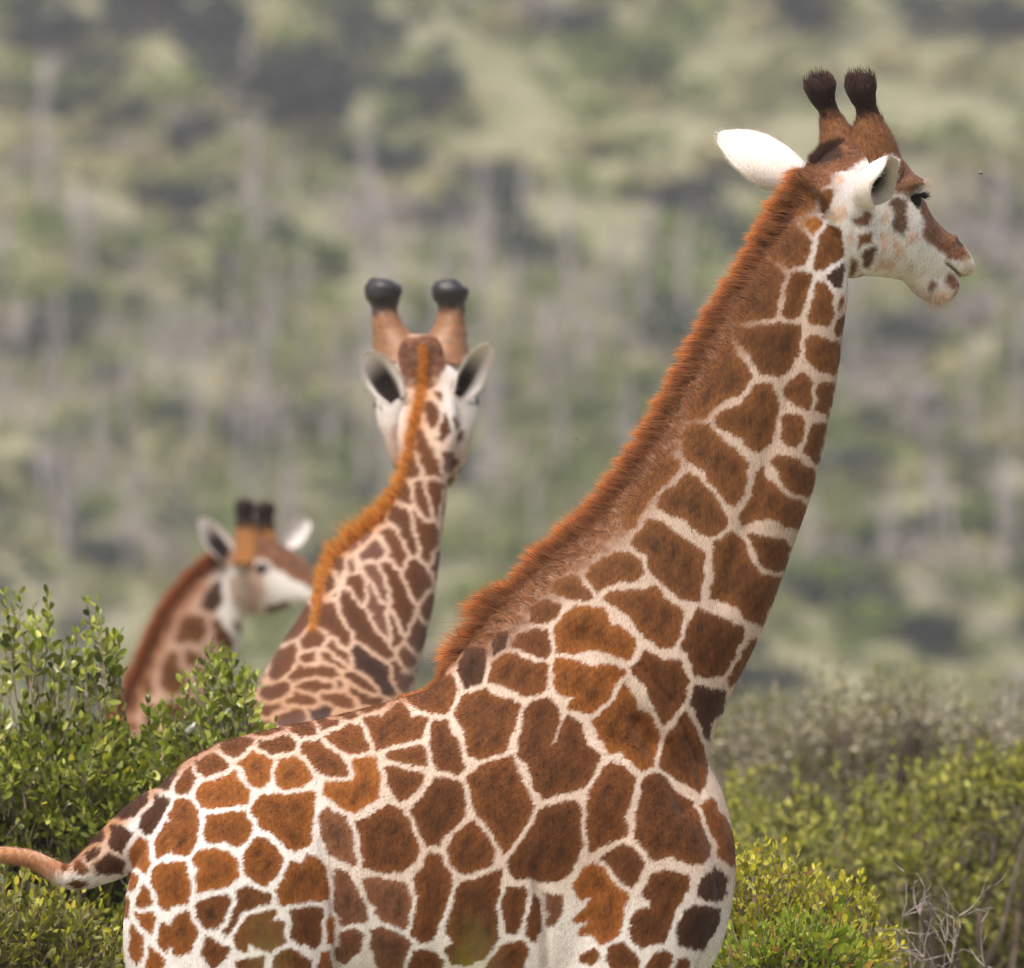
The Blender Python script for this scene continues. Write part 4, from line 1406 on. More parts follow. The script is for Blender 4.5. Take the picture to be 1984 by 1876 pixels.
torso = side_loft([(262, 1595, 262, 1760, 0, .05), (300, 1535, 300, 1900, 0, .16), (360, 1474, 360, 1965, 0, .235), (440, 1434, 440, 1970, 0, .275),
                   (560, 1406, 560, 1965, 0, .285), (700, 1374, 700, 1975, 0, .30), (850, 1330, 850, 1995, 0, .315), (980, 1290, 980, 2015, 0, .315),
                   (1100, 1270, 1100, 2020, 0, .30), (1220, 1300, 1220, 2005, 0, .265), (1320, 1400, 1320, 1950, 0, .21), (1385, 1500, 1385, 1860, 0, .15),
                   (1412, 1580, 1412, 1780, 0, .09), (1424, 1640, 1424, 1705, 0, .03)], k=40, ex=2.25)
neck = side_loft([(1545, 352, 1640, 505, .02, .082), (1520, 412, 1644, 560, .01, .088), (1460, 505, 1634, 645, 0, .094), (1392, 612, 1623, 735, 0, .102), (1338, 715, 1609, 805, 0, .108),
                  (1296, 792, 1596, 870, 0, .114), (1236, 892, 1573, 960, 0, .122), (1158, 997, 1546, 1035, 0, .134), (1085, 1062, 1515, 1125, 0, .15),
                  (1026, 1113, 1474, 1232, 0, .172), (962, 1178, 1424, 1332, 0, .20), (900, 1252, 1382, 1432, 0, .228), (846, 1325, 1370, 1540, 0, .25), (830, 1420, 1385, 1660, 0, .26)], k=36, ex=2.15)

def leg(st, side, dx=0):
    T = [place(a + dx, v, 0) + np.array((0, side * y, 0)) for a, b, v, y, w in st]
    B = [place(b + dx, v, 0) + np.array((0, side * y, 0)) for a, b, v, y, w in st]
    L = [(0, w, 0) for a, b, v, y, w in st]
    return loft(T, B, L, k=26, ex=2.2)

HIND = [(420, 540, 1500, .13, .10), (335, 600, 1580, .155, .145), (262, 634, 1680, .175, .165), (244, 648, 1780, .185, .162), (250, 652, 1880, .19, .155),
        (285, 630, 1980, .19, .135), (330, 590, zrow(1.18), .19, .10), (300, 500, zrow(.98), .185, .078), (268, 390, zrow(.78), .18, .055),
        (292, 376, zrow(.5), .175, .04), (292, 380, zrow(.2), .17, .044), (300, 392, zrow(.09), .17, .045), (300, 400, zrow(.05), .17, .042)]
FORE = [(1150, 1300, 1500, .12, .09), (1112, 1345, 1580, .145, .115), (1085, 1380, 1670, .16, .13), (1066, 1384, 1770, .165, .125), (1060, 1345, 1876, .165, .115),
        (1080, 1320, 1970, .165, .10), (1108, 1262, zrow(1.12), .165, .082), (1126, 1232, zrow(.92), .16, .066), (1122, 1228, zrow(.72), .16, .066),
        (1138, 1212, zrow(.48), .155, .042), (1132, 1214, zrow(.18), .155, .048), (1136, 1216, zrow(.09), .155, .045), (1136, 1216, zrow(.05), .155, .04)]
tail_pts = [place(x, z, 0) for x, z in ((330, 1590), (285, 1612), (235, 1645), (185, 1678), (142, 1698), (112, 1690), (60, 1664), (0, 1656), (-70, 1662), (-130, 1705), (-160, 1790))]
tail = tube_loft(tail_pts, np.array((72, 68, 55, 40, 27, 21, 18, 16, 14, 12, 9)) * SF, k=18)

sh = lambda w: 0.55 * w * math.sin(YAW) / SF      # the near cheek reaches past the middle plane by about this much
HEAD = [(1552, 345, 1622, 515, .080), (1590, 300, 1650, 540, .098), (1632, 268, 1672, 536, .108), (1680, 262, 1690, 535, .112), (1722, 290, 1706, 536, .112),
        (1752, 330, 1724, 538, .108), (1768, 366, 1742, 541, .094), (1786, 400, 1760, 545, .076), (1808, 428, 1784, 547, .064), (1830, 447, 1806, 546, .056),
        (1852, 463, 1834, 542, .053), (1870, 488, 1856, 539, .048), (1881, 508, 1873, 537, .033)]
JAW = [(1720, 490, 1716, 537, .060), (1756, 500, 1754, 543, .046), (1786, 512, 1778, 570, .040), (1816, 518, 1803, 586, .037), (1838, 528, 1828, 586, .036), (1852, 541, 1848, 574, .028)]
head = head_loft(HEAD, k=30, ex=2.15)
jaw = head_loft(JAW, k=22, ex=2.1)
co, fc = fuse([torso, neck, leg(HIND, -1), leg(HIND, 1, 70), leg(FORE, -1), leg(FORE, 1, -60), tail, head, jaw], 0.0065)

def soft1(c):
    lay = to_layout(c)
    w = np.full(len(c), 0.5)
    w[(lay[:, 1] < 620) & (lay[:, 0] > 1560)] = 0.10
    w[(lay[:, 1] > 1150) & (lay[:, 1] < 2000)] = 1.0
    w[(lay[:, 1] > 2100) | (lay[:, 0] < 240)] = 0.2
    return w
co = relax(co, fc, soft1, 34)
nm = vnormals(co, fc)
lay = to_layout(co)
near = (nm[:, 1] < 0.15).astype(float)
# muscle, skin folds, mouth, nostril, eye socket
co = groove(co, nm, lay, [(606, 1560), (622, 1620), (640, 1720), (650, 1800), (654, 1900), (640, 2000)], 8, 0.030, near, True)
co = bump(co, nm, lay, (560, 1730), (80, 160), 0.018, near)
co = groove(co, nm, lay, [(1036, 1640), (1040, 1720), (1056, 1790), (1058, 1880)], 8, 0.028, near, True)
co = bump(co, nm, lay, (1190, 1560), (90, 120), 0.022, near)
co = groove(co, nm, lay, [(1240, 1400), (1290, 1470), (1330, 1560)], 22, 0.022, near)
co = groove(co, nm, lay, [(1300, 1440), (1340, 1540)], 6, 0.006, near)
co = groove(co, nm, lay, [(1320, 1400), (1352, 1480), (1362, 1540)], 5, 0.006, near)
co = groove(co, nm, lay, [(1240, 1290), (1300, 1360)], 6, 0.005, near)
co = groove(co, nm, lay, [(1130, 1240), (1200, 1330), (1270, 1440)], 26, 0.018, near)
co = bump(co, nm, lay, (1130, 1330), (70, 90), 0.014, near)
co = groove(co, nm, lay, [(1560, 560), (1530, 760), (1470, 960), (1400, 1160)], 26, 0.012, near)
for rx in range(700, 1000, 60):
    co = bump(co, nm, lay, (rx, 1780), (16, 130), 0.007, near)
nm = vnormals(co, fc)
co = groove(co, nm, lay, [(1836, 511), (1850, 522), (1860, 533), (1872, 541)], 3.2, 0.010, near)
co = groove(co, nm, lay, [(1858, 462), (1863, 474)], 4.5, 0.007, near)
co = bump(co, nm, lay, (1856, 462), (10, 12), 0.008, near)
co = bump(co, nm, lay, (1772, 357), (26, 13), 0.020, near)
co = groove(co, nm, lay, [(1768, 384), (1782, 384)], 9, 0.008, near)
co = bump(co, nm, lay, (1700, 480), (50, 40), 0.008, near)
co = groove(co, nm, lay, [(1660, 430), (1668, 500), (1660, 545)], 10, 0.008, near)
nm = vnormals(co, fc)
lay = to_layout(co)

POLY1 = read_patches(PATCH1)
DORSAL = [(1545, 345), (1495, 432), (1460, 500), (1392, 610), (1338, 714), (1296, 790), (1236, 890), (1158, 995), (1085, 1060), (1026, 1110), (985, 1150), (935, 1206)]
BACK = [(905, 1245), (850, 1310), (780, 1352), (640, 1386), (500, 1414), (420, 1436), (340, 1486), (250, 1572), (130, 1665), (100, 1680), (0, 1656), (-200, 1650)]

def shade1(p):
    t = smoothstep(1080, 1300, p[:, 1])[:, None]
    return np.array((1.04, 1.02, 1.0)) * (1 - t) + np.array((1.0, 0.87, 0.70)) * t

def cream1(p):
    x, y = p[:, 0], p[:, 1]
    neckc, bodyc, white = lin(176, 154, 137), lin(194, 173, 156), lin(216, 210, 205)
    wf = smoothstep(1500, 1640, x) * smoothstep(640, 500, y)
    wr = smoothstep(800, 520, x) * smoothstep(1450, 1600, y)
    wb = smoothstep(1650, 1820, y) * 0.8
    w = np.clip(np.maximum(np.maximum(wf, wr), wb), 0, 1)[:, None]
    b = smoothstep(1050, 1300, y)[:, None]
    base = neckc * (1 - b) + bodyc * b
    t = np.maximum(smoothstep(150, 60, x), smoothstep(262, 215, x) * smoothstep(1702, 1680, y) * 0.8)[:, None]
    out = base * (1 - w) + white * w
    return out * (1 - t) + lin(184, 146, 118) * t

fb = (nm[:, 1] > 0.22) | (lay[:, 1] > 1892)
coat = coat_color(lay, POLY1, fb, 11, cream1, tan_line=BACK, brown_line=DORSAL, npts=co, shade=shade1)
hz = smoothstep(0.55, 0.15, co[:, 2])[:, None]
coat = coat * (1 - hz * 0.7) + lin(214, 196, 176) * hz * 0.7
# ashy brown hair between ear and eye, along the cheek
ash = (smoothstep(34, 6, seg_dist(lay, [(1735, 350), (1744, 380), (1748, 440)])) * 0.42 + smoothstep(30, 5, seg_dist(lay, [(1700, 500), (1760, 520)])) * 0.25) * (0.75 + 0.5 * wnoise(lay, 1 / 9, 17))
ash = np.clip(ash, 0, 0.6)[:, None] * near[:, None]
coat = coat * (1 - ash) + lin(136, 104, 82) * ash
fr = smoothstep(0.35, 0.95, wnoise(lay, 1 / 8, 18) + 0.5 * wnoise(lay, 1 / 26, 19)) * 0.42 * (smoothstep(1640, 1680, lay[:, 0]) * smoothstep(600, 570, lay[:, 1]))
coat = coat * (1 - fr[:, None]) + lin(140, 112, 94) * fr[:, None]
# lips and chin
lip = smoothstep(16, 4, seg_dist(lay, [(1872, 505), (1880, 520), (1872, 538)]))[:, None] * 0.5
coat = coat * (1 - lip) + lin(176, 150, 120) * lip
mouth = smoothstep(5, 1, seg_dist(lay, [(1836, 511), (1850, 522), (1860, 533), (1872, 541)]))[:, None] * near[:, None]
coat = coat * (1 - mouth) + lin(104, 82, 60) * mouth
nost = smoothstep(9, 3, seg_dist(lay, [(1858, 462), (1863, 474)]))[:, None] * near[:, None] * .8
coat = coat * (1 - nost) + lin(40, 28, 24) * nost
body = mesh_obj('body', co, fc, M_COAT, G1, colors=coat)

# short coat hair over everything above the knees
NH = 420000
p, tri = sample_surface(co, fc, NH, lambda c: (c[:, 2] > 1.35) & (c[:, 1] < 0.30), 5)
hn = unit(nm[tri].mean(1))
hl = to_layout(p)
r = np.random.default_rng(21)
is_neck = smoothstep(1500, 1150, hl[:, 1]) 
is_head = ((hl[:, 0] > 1600) & (hl[:, 1] < 560)).astype(float)
flow = np.stack((-0.75 + 0.45 * is_neck, np.zeros(NH), -0.55 - 0.5 * is_neck), 1)
flow = flow * (1 - is_head[:, None]) + np.array((-0.6, -0.2, 0.5)) * is_head[:, None]
sw = wnoise(p, 5.0, 31)[:, None] * 0.7
flow = flow + np.stack((-flow[:, 2], np.zeros(NH), flow[:, 0]), 1) * sw
flow = unit(flow - hn * (flow * hn).sum(1, keepdims=True) + r.normal(size=(NH, 3)) * 0.16)
ln = r.uniform(0.005, 0.010, NH) * (1 - 0.5 * is_head) * (1 + 0.7 * (hl[:, 0] < 200))
lift = r.uniform(0.14, 0.45, NH)[:, None]
hd = unit(flow + hn * lift)
jit = (flow[:, [0, 2]] * np.array((1, -1))) * (ln / SF * r.uniform(-0.1, 0.55, NH))[:, None] * -1.0
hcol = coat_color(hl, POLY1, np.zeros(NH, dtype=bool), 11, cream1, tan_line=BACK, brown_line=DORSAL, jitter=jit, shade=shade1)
back = hn[:, 1] > 0.22
vcol = coat[tri].mean(1)
hcol[back] = vcol[back]
faceedge = is_head > 0.5
hcol[faceedge] = hcol[faceedge] * 0.25 + vcol[faceedge] * 0.75
hcol *= r.triangular(0.4, 0.95, 1.7, (NH, 1)) * (1 + 0.22 * wnoise(p * np.array((1, 1, 0.5)), 55, 35)[:, None])
keep = (seg_dist(hl, [(1768, 386), (1786, 384)]) > 8) & (seg_dist(hl, [(1836, 511), (1860, 533), (1872, 541)]) > 3)
P, R = strands(p[keep] - hn[keep] * 0.0008, hd[keep], ln[keep], flow[keep] * ln[keep, None] * 0.25 - hn[keep] * ln[keep, None] * 0.12, 3, 0.00038)
hair_obj('coat_hair', P, R, hcol[keep], M_FUR, body)

# longer hairs that lie up the sides of the neck into the mane
n = 26000
near_crest = lambda c: (seg_dist(to_layout(c), DORSAL) < 58) & (c[:, 2] > 2.2)
p, tri = sample_surface(co, fc, n, near_crest, 6)
hn = unit(nm[tri].mean(1))
hl = to_layout(p)
dd = seg_dist(hl, DORSAL)
up_ = np.array((-0.78, 0.0, 0.62)) + r.normal(size=(n, 3)) * 0.16 + np.array((0.3, 0, 0.3)) * wnoise(p, 14, 33)[:, None]
fl = unit(up_ - hn * (up_ * hn).sum(1, keepdims=True))
L_ = r.uniform(0.022, 0.048, n) * smoothstep(62, 20, dd) + 0.006
P, R = strands(p - hn * 0.001, unit(fl + hn * r.uniform(0.10, 0.34, (n, 1))), L_, -hn * L_[:, None] * 0.10 + r.normal(size=(n, 3)) * 0.002, 4, 0.0005)
tc = np.where((r.random(n) < 0.45)[:, None], lin(104, 68, 44), lin(158, 108, 70)) * r.uniform(0.7, 1.3, (n, 1))
hair_obj('neck_hair', P, R, tc, M_FUR, body)

# mane
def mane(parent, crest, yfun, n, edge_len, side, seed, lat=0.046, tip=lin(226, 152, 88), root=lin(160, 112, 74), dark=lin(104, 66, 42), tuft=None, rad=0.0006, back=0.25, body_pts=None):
    r = np.random.default_rng(seed)
    c = crom(np.array(crest, dtype=float), 12)
    seg = np.linalg.norm(np.diff(c, axis=0), axis=1)
    s = np.r_[0, np.cumsum(seg)]
    u = r.random(n) * s[-1]
    cx, cz = np.interp(u, s, c[:, 0]), np.interp(u, s, c[:, 1])
    tx, tz = np.gradient(c[:, 0], s), np.gradient(c[:, 1], s)
    ttx, ttz = np.interp(u, s, tx), np.interp(u, s, tz)
    yc = yfun(u / s[-1])
    k = SF * (D + yc) / D
    q = np.stack(((cx - LX) * k, yc, ZC + (LZ - cz) * k), 1)
    T = unit(np.stack((ttx, np.zeros(n), -ttz), 1))            # towards the withers
    N = unit(np.stack((T[:, 2], np.zeros(n), -T[:, 0]), 1))    # out of the crest
    flip = np.where((N * side).sum(1) < 0, -1, 1)[:, None]
    N = N * flip
    Y = np.array((0, 1.0, 0))
    la = np.clip(r.normal(size=n) * 0.55, -1.3, 1.3)
    depth = 0.006 + 0.030 * np.abs(la) ** 1.7
    rt = q + Y * (la * lat)[:, None] - N * depth[:, None]
    tl = tuft(u / s[-1]) if tuft is not None else np.zeros(n)
    cl = wnoise(np.stack((u / 22, la * 2), 1), 0.5, seed, 2)
    cl2 = wnoise(np.stack((u / 40, la * 1.5), 1), 0.5, seed + 5, 2)
    L = edge_len(u / s[-1]) * SF * r.triangular(0.35, 0.95, 1.3, n) * (1 + 0.36 * cl + 0.22 * wnoise(np.stack((u / 9, la * 3), 1), 0.5, seed + 8, 2) + 0.5 * tl * cl2) + depth * 0.8
    spread = la * 0.16 + r.normal(size=n) * 0.10 + 0.35 * tl * cl2
    d = unit(N + Y * spread[:, None] + T * (back * (0.4 + 0.6 * r.random(n)) + 0.4 * cl * (0.3 + tl))[:, None] + r.normal(size=(n, 3)) * 0.07)
    curl = T * (L * (0.10 + 0.25 * cl * (0.4 + tl)))[:, None] + Y * (-la * 0.012)[:, None] + r.normal(size=(n, 3)) * 0.004
    P, R = strands(rt, d, L, curl, 6, rad, taper=0.1)
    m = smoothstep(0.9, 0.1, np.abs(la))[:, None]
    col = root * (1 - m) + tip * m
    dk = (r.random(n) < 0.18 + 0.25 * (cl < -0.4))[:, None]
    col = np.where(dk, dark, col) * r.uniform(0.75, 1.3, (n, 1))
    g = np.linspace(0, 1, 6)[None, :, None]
    col = np.clip(col[:, None] * (0.62 + 0.75 * g), 0, 0.9)            # backlit rim glow put into the colour: darker roots, paler tips
    return hair_obj('mane', P, R, col, M_MANE, parent)

MANE1 = [(1560, 330), (1532, 372), (1495, 432), (1460, 500), (1392, 610), (1338, 714), (1296, 790), (1236, 890), (1158, 995), (1085, 1060), (1026, 1110), (962, 1176), (905, 1245), (868, 1296), (820, 1336), (770, 1352)]
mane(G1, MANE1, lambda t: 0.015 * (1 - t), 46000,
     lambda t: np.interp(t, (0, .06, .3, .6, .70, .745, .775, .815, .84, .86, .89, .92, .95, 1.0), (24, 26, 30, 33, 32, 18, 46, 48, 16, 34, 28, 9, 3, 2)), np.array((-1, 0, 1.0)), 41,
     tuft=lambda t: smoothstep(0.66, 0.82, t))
# small dark tuft on the crown
r = np.random.default_rng(51)
n = 1500
cx = r.uniform(1575, 1640, n)
cz = np.interp(cx, (1575, 1600, 1640), (308, 284, 268)) + 8
rt = np.array([head_pt(a, b, l) for a, b, l in zip(cx, cz, r.normal(size=n) * 0.016)])
d = unit(np.array((-0.5, 0.0, 0.85)) + r.normal(size=(n, 3)) * 0.25)
P, R = strands(rt, d, r.uniform(0.010, 0.028, n), np.array((-0.006, 0, 0.0)) + r.normal(size=(n, 3)) * 0.003, 4, 0.0005)
hair_obj('crown_tuft', P, R, lin(62, 40, 30) * r.uniform(0.6, 1.6, (n, 1)), M_TUFT, G1)

# ossicones: far one and near one
W1 = 0.058
ossicone(G1, [head_pt(1645, 330, 0.02), head_pt(1625, 268, 0.036), head_pt(1613, 235, 0.045), head_pt(1605, 212, .048), head_pt(1597, 190, .05), head_pt(1591, 168, .052), head_pt(1588, 150, .052), head_pt(1586, 141, .052)],
         np.array((62, 38, 25, 19, 24, 31, 25, 8)) * SF, 0.60, tuft=2600, seed=61)
ossicone(G1, [head_pt(1688, 335, -0.02), head_pt(1688, 275, -.042), head_pt(1684, 240, -.05), head_pt(1680, 214, -.05), head_pt(1673, 192, -.052), head_pt(1668, 170, -.054), head_pt(1668, 150, -.054), head_pt(1669, 142, -.054)],
         np.array((66, 46, 30, 20, 25, 31, 25, 8)) * SF, 0.60, tuft=2800, seed=62)
# ears
hp = head_pt
ear(G1, place(1548, 342, 0.09), place(1388, 259, 0.20), (0.15, 0.95, -0.2), 0.150, cup_base=100, cup_tip=28, seed=71, prof=(.6, .78, .98, 1.0, .80, .52, .32, .06))
ear(G1, place(1655, 368, -0.07), place(1722, 300, -0.21), (0.80, -0.56, -0.25), 0.132, cup_base=165, cup_tip=82, seed=72, rim=(0.88, 0.5))
# eye
ec = place(1776, 386, 0)
k = np.argmin(np.hypot(lay[:, 0] - 1776, lay[:, 1] - 386) + 1e3 * (nm[:, 1] > 0))
ec = co[k] - nm[k] * 0.005
import bmesh
def ball(name, c, rad, mat, parent, squash=(1, 1, 1), seg=20):
    bm = bmesh.new()
    bmesh.ops.create_uvsphere(bm, u_segments=seg, v_segments=seg // 2 + 2, radius=1)
    me = bpy.data.meshes.new(name)
    for v in bm.verts:
        v.co = Vector((v.co.x * rad * squash[0] + c[0], v.co.y * rad * squash[1] + c[1], v.co.z * rad * squash[2] + c[2]))
    for f in bm.faces:
        f.smooth = True
    bm.to_mesh(me)
    bm.free()
    me.materials.append(mat)
    o = bpy.data.objects.new(name, me)
    COL.objects.link(o)
    return adopt(o, parent)
eye1 = ball('eye', ec, 0.022, M_EYE, G1)
n = 320
t = r.random(n)
rt = ec + np.stack((0.022 * np.cos(2.6 - t * 2.6), np.full(n, -0.012) - 0.010 * np.sin(t * 3.1), 0.014 * np.sin(0.3 + t * 2.3)), 1)
d = unit(np.array((0.75, -0.3, -0.1)) + r.normal(size=(n, 3)) * 0.22)
P, R = strands(rt, d, r.uniform(0.012, 0.030, n), np.array((0, 0, 0.006)) + r.normal(size=(n, 3)) * 0.002, 4, 0.0006)
hair_obj('eyelash', P, R, np.tile(lin(34, 26, 24), (n, 1)), M_TUFT, eye1)
n = 70
rt = place(1792, 356, ec[1] + 0.02) + r.normal(size=(n, 3)) * np.array((0.006, 0.012, 0.010))
d = unit(np.array((0.9, -0.1, 0.15)) + r.normal(size=(n, 3)) * 0.35)
P, R = strands(rt, d, r.uniform(0.01, 0.035, n), r.normal(size=(n, 3)) * 0.004, 4, 0.0004)
hair_obj('brow_hair', P, R, lin(206, 182, 160) * r.uniform(0.7, 1.2, (n, 1)), M_FUR, G1)
# whiskers on chin and lips
n = 420
a = r.random(n)
wx = np.where(a < 0.75, r.uniform(1790, 1862, n), r.uniform(1868, 1882, n))
wz = np.where(a < 0.75, np.interp(wx, (1790, 1806, 1828, 1848, 1862), (562, 582, 588, 576, 560)), r.uniform(500, 536, n))
rt = np.array([head_pt(x - 8, z - 6, l) for x, z, l in zip(wx, wz, r.normal(size=n) * 0.02)])
d = unit(np.where((a < 0.75)[:, None], np.array((0.1, 0, -1.0)), np.array((1.0, 0.2, -0.15))) + r.normal(size=(n, 3)) * 0.4)
P, R = strands(rt, d, np.where(r.random(n) < 0.3, r.uniform(0.03, 0.06, n), r.uniform(0.012, 0.024, n)), r.normal(size=(n, 3)) * 0.005, 4, 0.0005)
hair_obj('whisker', P, R, lin(206, 178, 150) * r.uniform(0.7, 1.2, (n, 1)), M_FUR, G1)
# tail tuft, hooves
n = 2600
tp = tail_pts[-1]
rt = tp + r.normal(size=(n, 3)) * 0.012 + np.array((0, 0, 1.0)) * r.uniform(0, 0.25, (n, 1)) * 0.6
d = unit(np.array((-0.1, 0, -1.0)) + r.normal(size=(n, 3)) * 0.12)
P, R = strands(rt, d, r.uniform(0.35, 0.7, n), r.normal(size=(n, 3)) * 0.05, 5, 0.0007)
hair_obj('tail_tuft', P, R, lin(36, 26, 22) * r.uniform(0.6, 1.5, (n, 1)), M_TUFT, G1)
fx = lambda a: place(a, LZ, 0)[0]
lower_leg_feet(G1, [(fx(352), -.17, 1), (fx(422), .17, 1), (fx(1178), -.155, 1), (fx(1118), .155, 1)])
# ================================================================== second giraffe: seen from behind
YB = 5.5
G2 = empty('giraffe', (place(615, LZ, YB)[0], YB - 0.4, 0))
tag(G2, 'giraffe seen from behind with round bald black horn knobs and a bright orange mane', 'giraffe')
def zrow_at(z, y):
    return LZ - (z - ZC) / (SF * (D + y) / D)
def ring_v(st, **kw):
    """rings seen edge-on: left fx, right fx, row fy, y, half depth"""
    T = [place(a, v, y) for a, b, v, y, w in st]
    B = [place(b, v, y) for a, b, v, y, w in st]
    L = [(0, w, 0) for a, b, v, y, w in st]
    return loft(T, B, L, **kw)
neck2 = side_loft([(800, 725, 850, 720, YB + .60, .05), (776, 775, 880, 770, YB + .54, .085), (768, 845, 888, 835, YB + .47, .095), (772, 900, 876, 892, YB + .42, .10), (748, 962, 866, 972, YB + .36, .11), (694, 1034, 856, 1062, YB + .28, .13),
                   (632, 1096, 846, 1145, YB + .18, .16), (584, 1186, 828, 1235, YB + .08, .22), (526, 1276, 806, 1318, YB - .05, .32), (472, 1385, 800, 1405, YB - .2, .38), (440, 1480, 800, 1500, YB - .3, .36)], k=34)
def body_y(st, **kw):
    """rings along the depth: y, centre fx, top fy, bottom z, half width in metres"""
    T, B, L = [], [], []
    for y, fx, top, zb, w in st:
        t = place(fx, top, y)
        T.append(t)
        B.append((t[0], y, zb))
        L.append((w, 0, 0))
    return loft(T, B, L, **kw)
torso2 = body_y([(YB - 1.45, 592, 1500, 1.75, .06), (YB - 1.38, 594, 1440, 1.5, .20), (YB - 1.15, 598, 1405, 1.35, .29), (YB - .8, 604, 1392, 1.35, .31), (YB - .4, 610, 1370, 1.33, .31), (YB, 622, 1320, 1.3, .30),
                 (YB + .3, 640, 1260, 1.32, .26), (YB + .5, 660, 1240, 1.45, .18), (YB + .6, 670, 1300, 1.7, .06)], k=36)
def post(x, y, top, hw, hock=0.0):
    """a leg under the body, x,y at its top"""
    zs = (top, top - .25, 1.1, .85, .75, .5, .2, .05)
    rs = np.array((1.25, 1.2, .85, .62, .6, .40, .44, .42)) * hw
    ys = (0, 0, .0, -hock * .8, -hock, -hock * .6, -hock * .45, -hock * .4)
    return tube_loft([(x, y + q, z) for z, q in zip(zs, ys)], rs, k=16)
bx = place(604, LZ, YB)[0]
legs2 = [(bx - .17, YB - 1.1), (bx + .17, YB - 1.05), (bx - .12, YB + .25), (bx + .20, YB + .3)]
skull2 = ring_v([(785, 850, 648, YB + .62, .05), (762, 868, 668, YB + .62, .085), (748, 884, 700, YB + .62, .105), (732, 908, 740, YB + .62, .115), (728, 924, 780, YB + .64, .12), (730, 926, 820, YB + .64, .12), (745, 914, 860, YB + .62, .11), (758, 900, 900, YB + .60, .09), (784, 882, 928, YB + .58, .05)], k=28)
muzzle2 = tube_loft([place(826, 800, YB + .66), place(836, 840, YB + .80), place(848, 885, YB + .95), place(856, 920, YB + 1.07), place(860, 935, YB + 1.12)], np.array((.12, .105, .08, .065, .035)), k=18)
co2, fc2 = fuse([neck2, torso2, skull2, muzzle2] + [post(x, y, 1.6, .115, .12 if y < YB else 0) for x, y in legs2], 0.010)
def soft2(c):
    l = to_layout(c)
    return np.where((l[:, 1] < 930), 0.25, np.where(c[:, 2] < 1.2, 0.2, 1.0))
co2 = relax(co2, fc2, soft2, 26)
nm2 = vnormals(co2, fc2)
lay2 = to_layout(co2)
POLY2 = read_patches(PATCH2)
MANE2 = [(822, 672), (824, 700), (822, 740), (812, 790), (803, 830), (797, 860), (790, 892), (768, 950), (728, 1010), (680, 1050), (640, 1085), (622, 1130), (614, 1190), (606, 1225)]
def cream2(p):
    x, y = p[:, 0], p[:, 1]
    a, b, w = lin(186, 158, 136), lin(164, 122, 88), lin(216, 208, 202)
    h = smoothstep(900, 780, y)[:, None] * smoothstep(20, 60, np.abs(x - np.interp(y, (660, 800, 900), (815, 820, 815))))[:, None]
    o = smoothstep(1180, 1380, y)[:, None] * 0.75
    base = a * (1 - o) + b * o
    return base * (1 - h) + w * h
fb2 = (nm2[:, 1] > 0.2) | (lay2[:, 1] > 1460)
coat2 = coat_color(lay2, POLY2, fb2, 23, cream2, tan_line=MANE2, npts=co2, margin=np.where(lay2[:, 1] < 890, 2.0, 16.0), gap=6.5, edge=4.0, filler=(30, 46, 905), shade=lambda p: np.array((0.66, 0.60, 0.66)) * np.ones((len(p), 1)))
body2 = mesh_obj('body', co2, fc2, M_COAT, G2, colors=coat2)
# mane strip down the back of head and neck: the roots sit on the skin that faces the viewer
def mane_back(parent, line, co, nm, lay, n, width, length, seed, up=0.6):
    r = np.random.default_rng(seed)
    c = crom(np.array(line, dtype=float), 10)
    s = np.r_[0, np.cumsum(np.linalg.norm(np.diff(c, axis=0), axis=1))]
    u = r.random(n) * s[-1]
    cx = np.interp(u, s, c[:, 0]) + r.normal(size=n) * width(u / s[-1])
    cz = np.interp(u, s, c[:, 1])
    cand = np.nonzero((nm[:, 1] < 0.25) & (seg_dist(lay, line) < 40))[0]
    from mathutils.kdtree import KDTree
    kd = KDTree(len(cand))
    for i in cand:
        kd.insert((lay[i, 0], lay[i, 1], 0), int(i))
    kd.balance()
    hit = np.array([kd.find((x, z, 0))[1] for x, z in zip(cx, cz)])
    rt = co[hit] + r.normal(size=(n, 3)) * 0.004
    cl = wnoise(np.stack((u / 20, cx / 30), 1), 0.6, seed, 2)
    tang = np.stack((np.interp(u, s, np.gradient(c[:, 0], s)), np.zeros(n), -np.interp(u, s, np.gradient(c[:, 1], s))), 1)
    outw = unit(np.stack((-np.abs(tang[:, 2]) - 0.1, -0.35 * np.ones(n), np.abs(tang[:, 0]) * 1.2 + 0.3), 1))
    L = length(u / s[-1]) * r.triangular(0.25, 0.85, 1.4, n) * (1 + 0.25 * cl)
    d = unit(nm[hit] * 0.5 + outw * up + r.normal(size=(n, 3)) * 0.14 + tang * (0.25 * cl)[:, None])
    P, R = strands(rt - nm[hit] * 0.004, d, L, r.normal(size=(n, 3)) * 0.006, 5, 0.0009)
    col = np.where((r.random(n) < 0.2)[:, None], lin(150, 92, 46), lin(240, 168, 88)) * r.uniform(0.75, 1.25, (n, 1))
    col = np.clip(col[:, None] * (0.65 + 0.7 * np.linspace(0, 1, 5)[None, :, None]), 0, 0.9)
    return hair_obj('mane', P, R, col, M_MANE, parent)
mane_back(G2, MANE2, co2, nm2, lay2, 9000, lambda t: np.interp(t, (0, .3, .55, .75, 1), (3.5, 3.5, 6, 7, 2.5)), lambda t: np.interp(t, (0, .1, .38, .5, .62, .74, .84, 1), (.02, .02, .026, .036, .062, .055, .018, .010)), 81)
YH = YB + .60
H2 = np.array((60, 46, 33, 26, 27, 36, 36, 24, 8)) * SF * 1.18
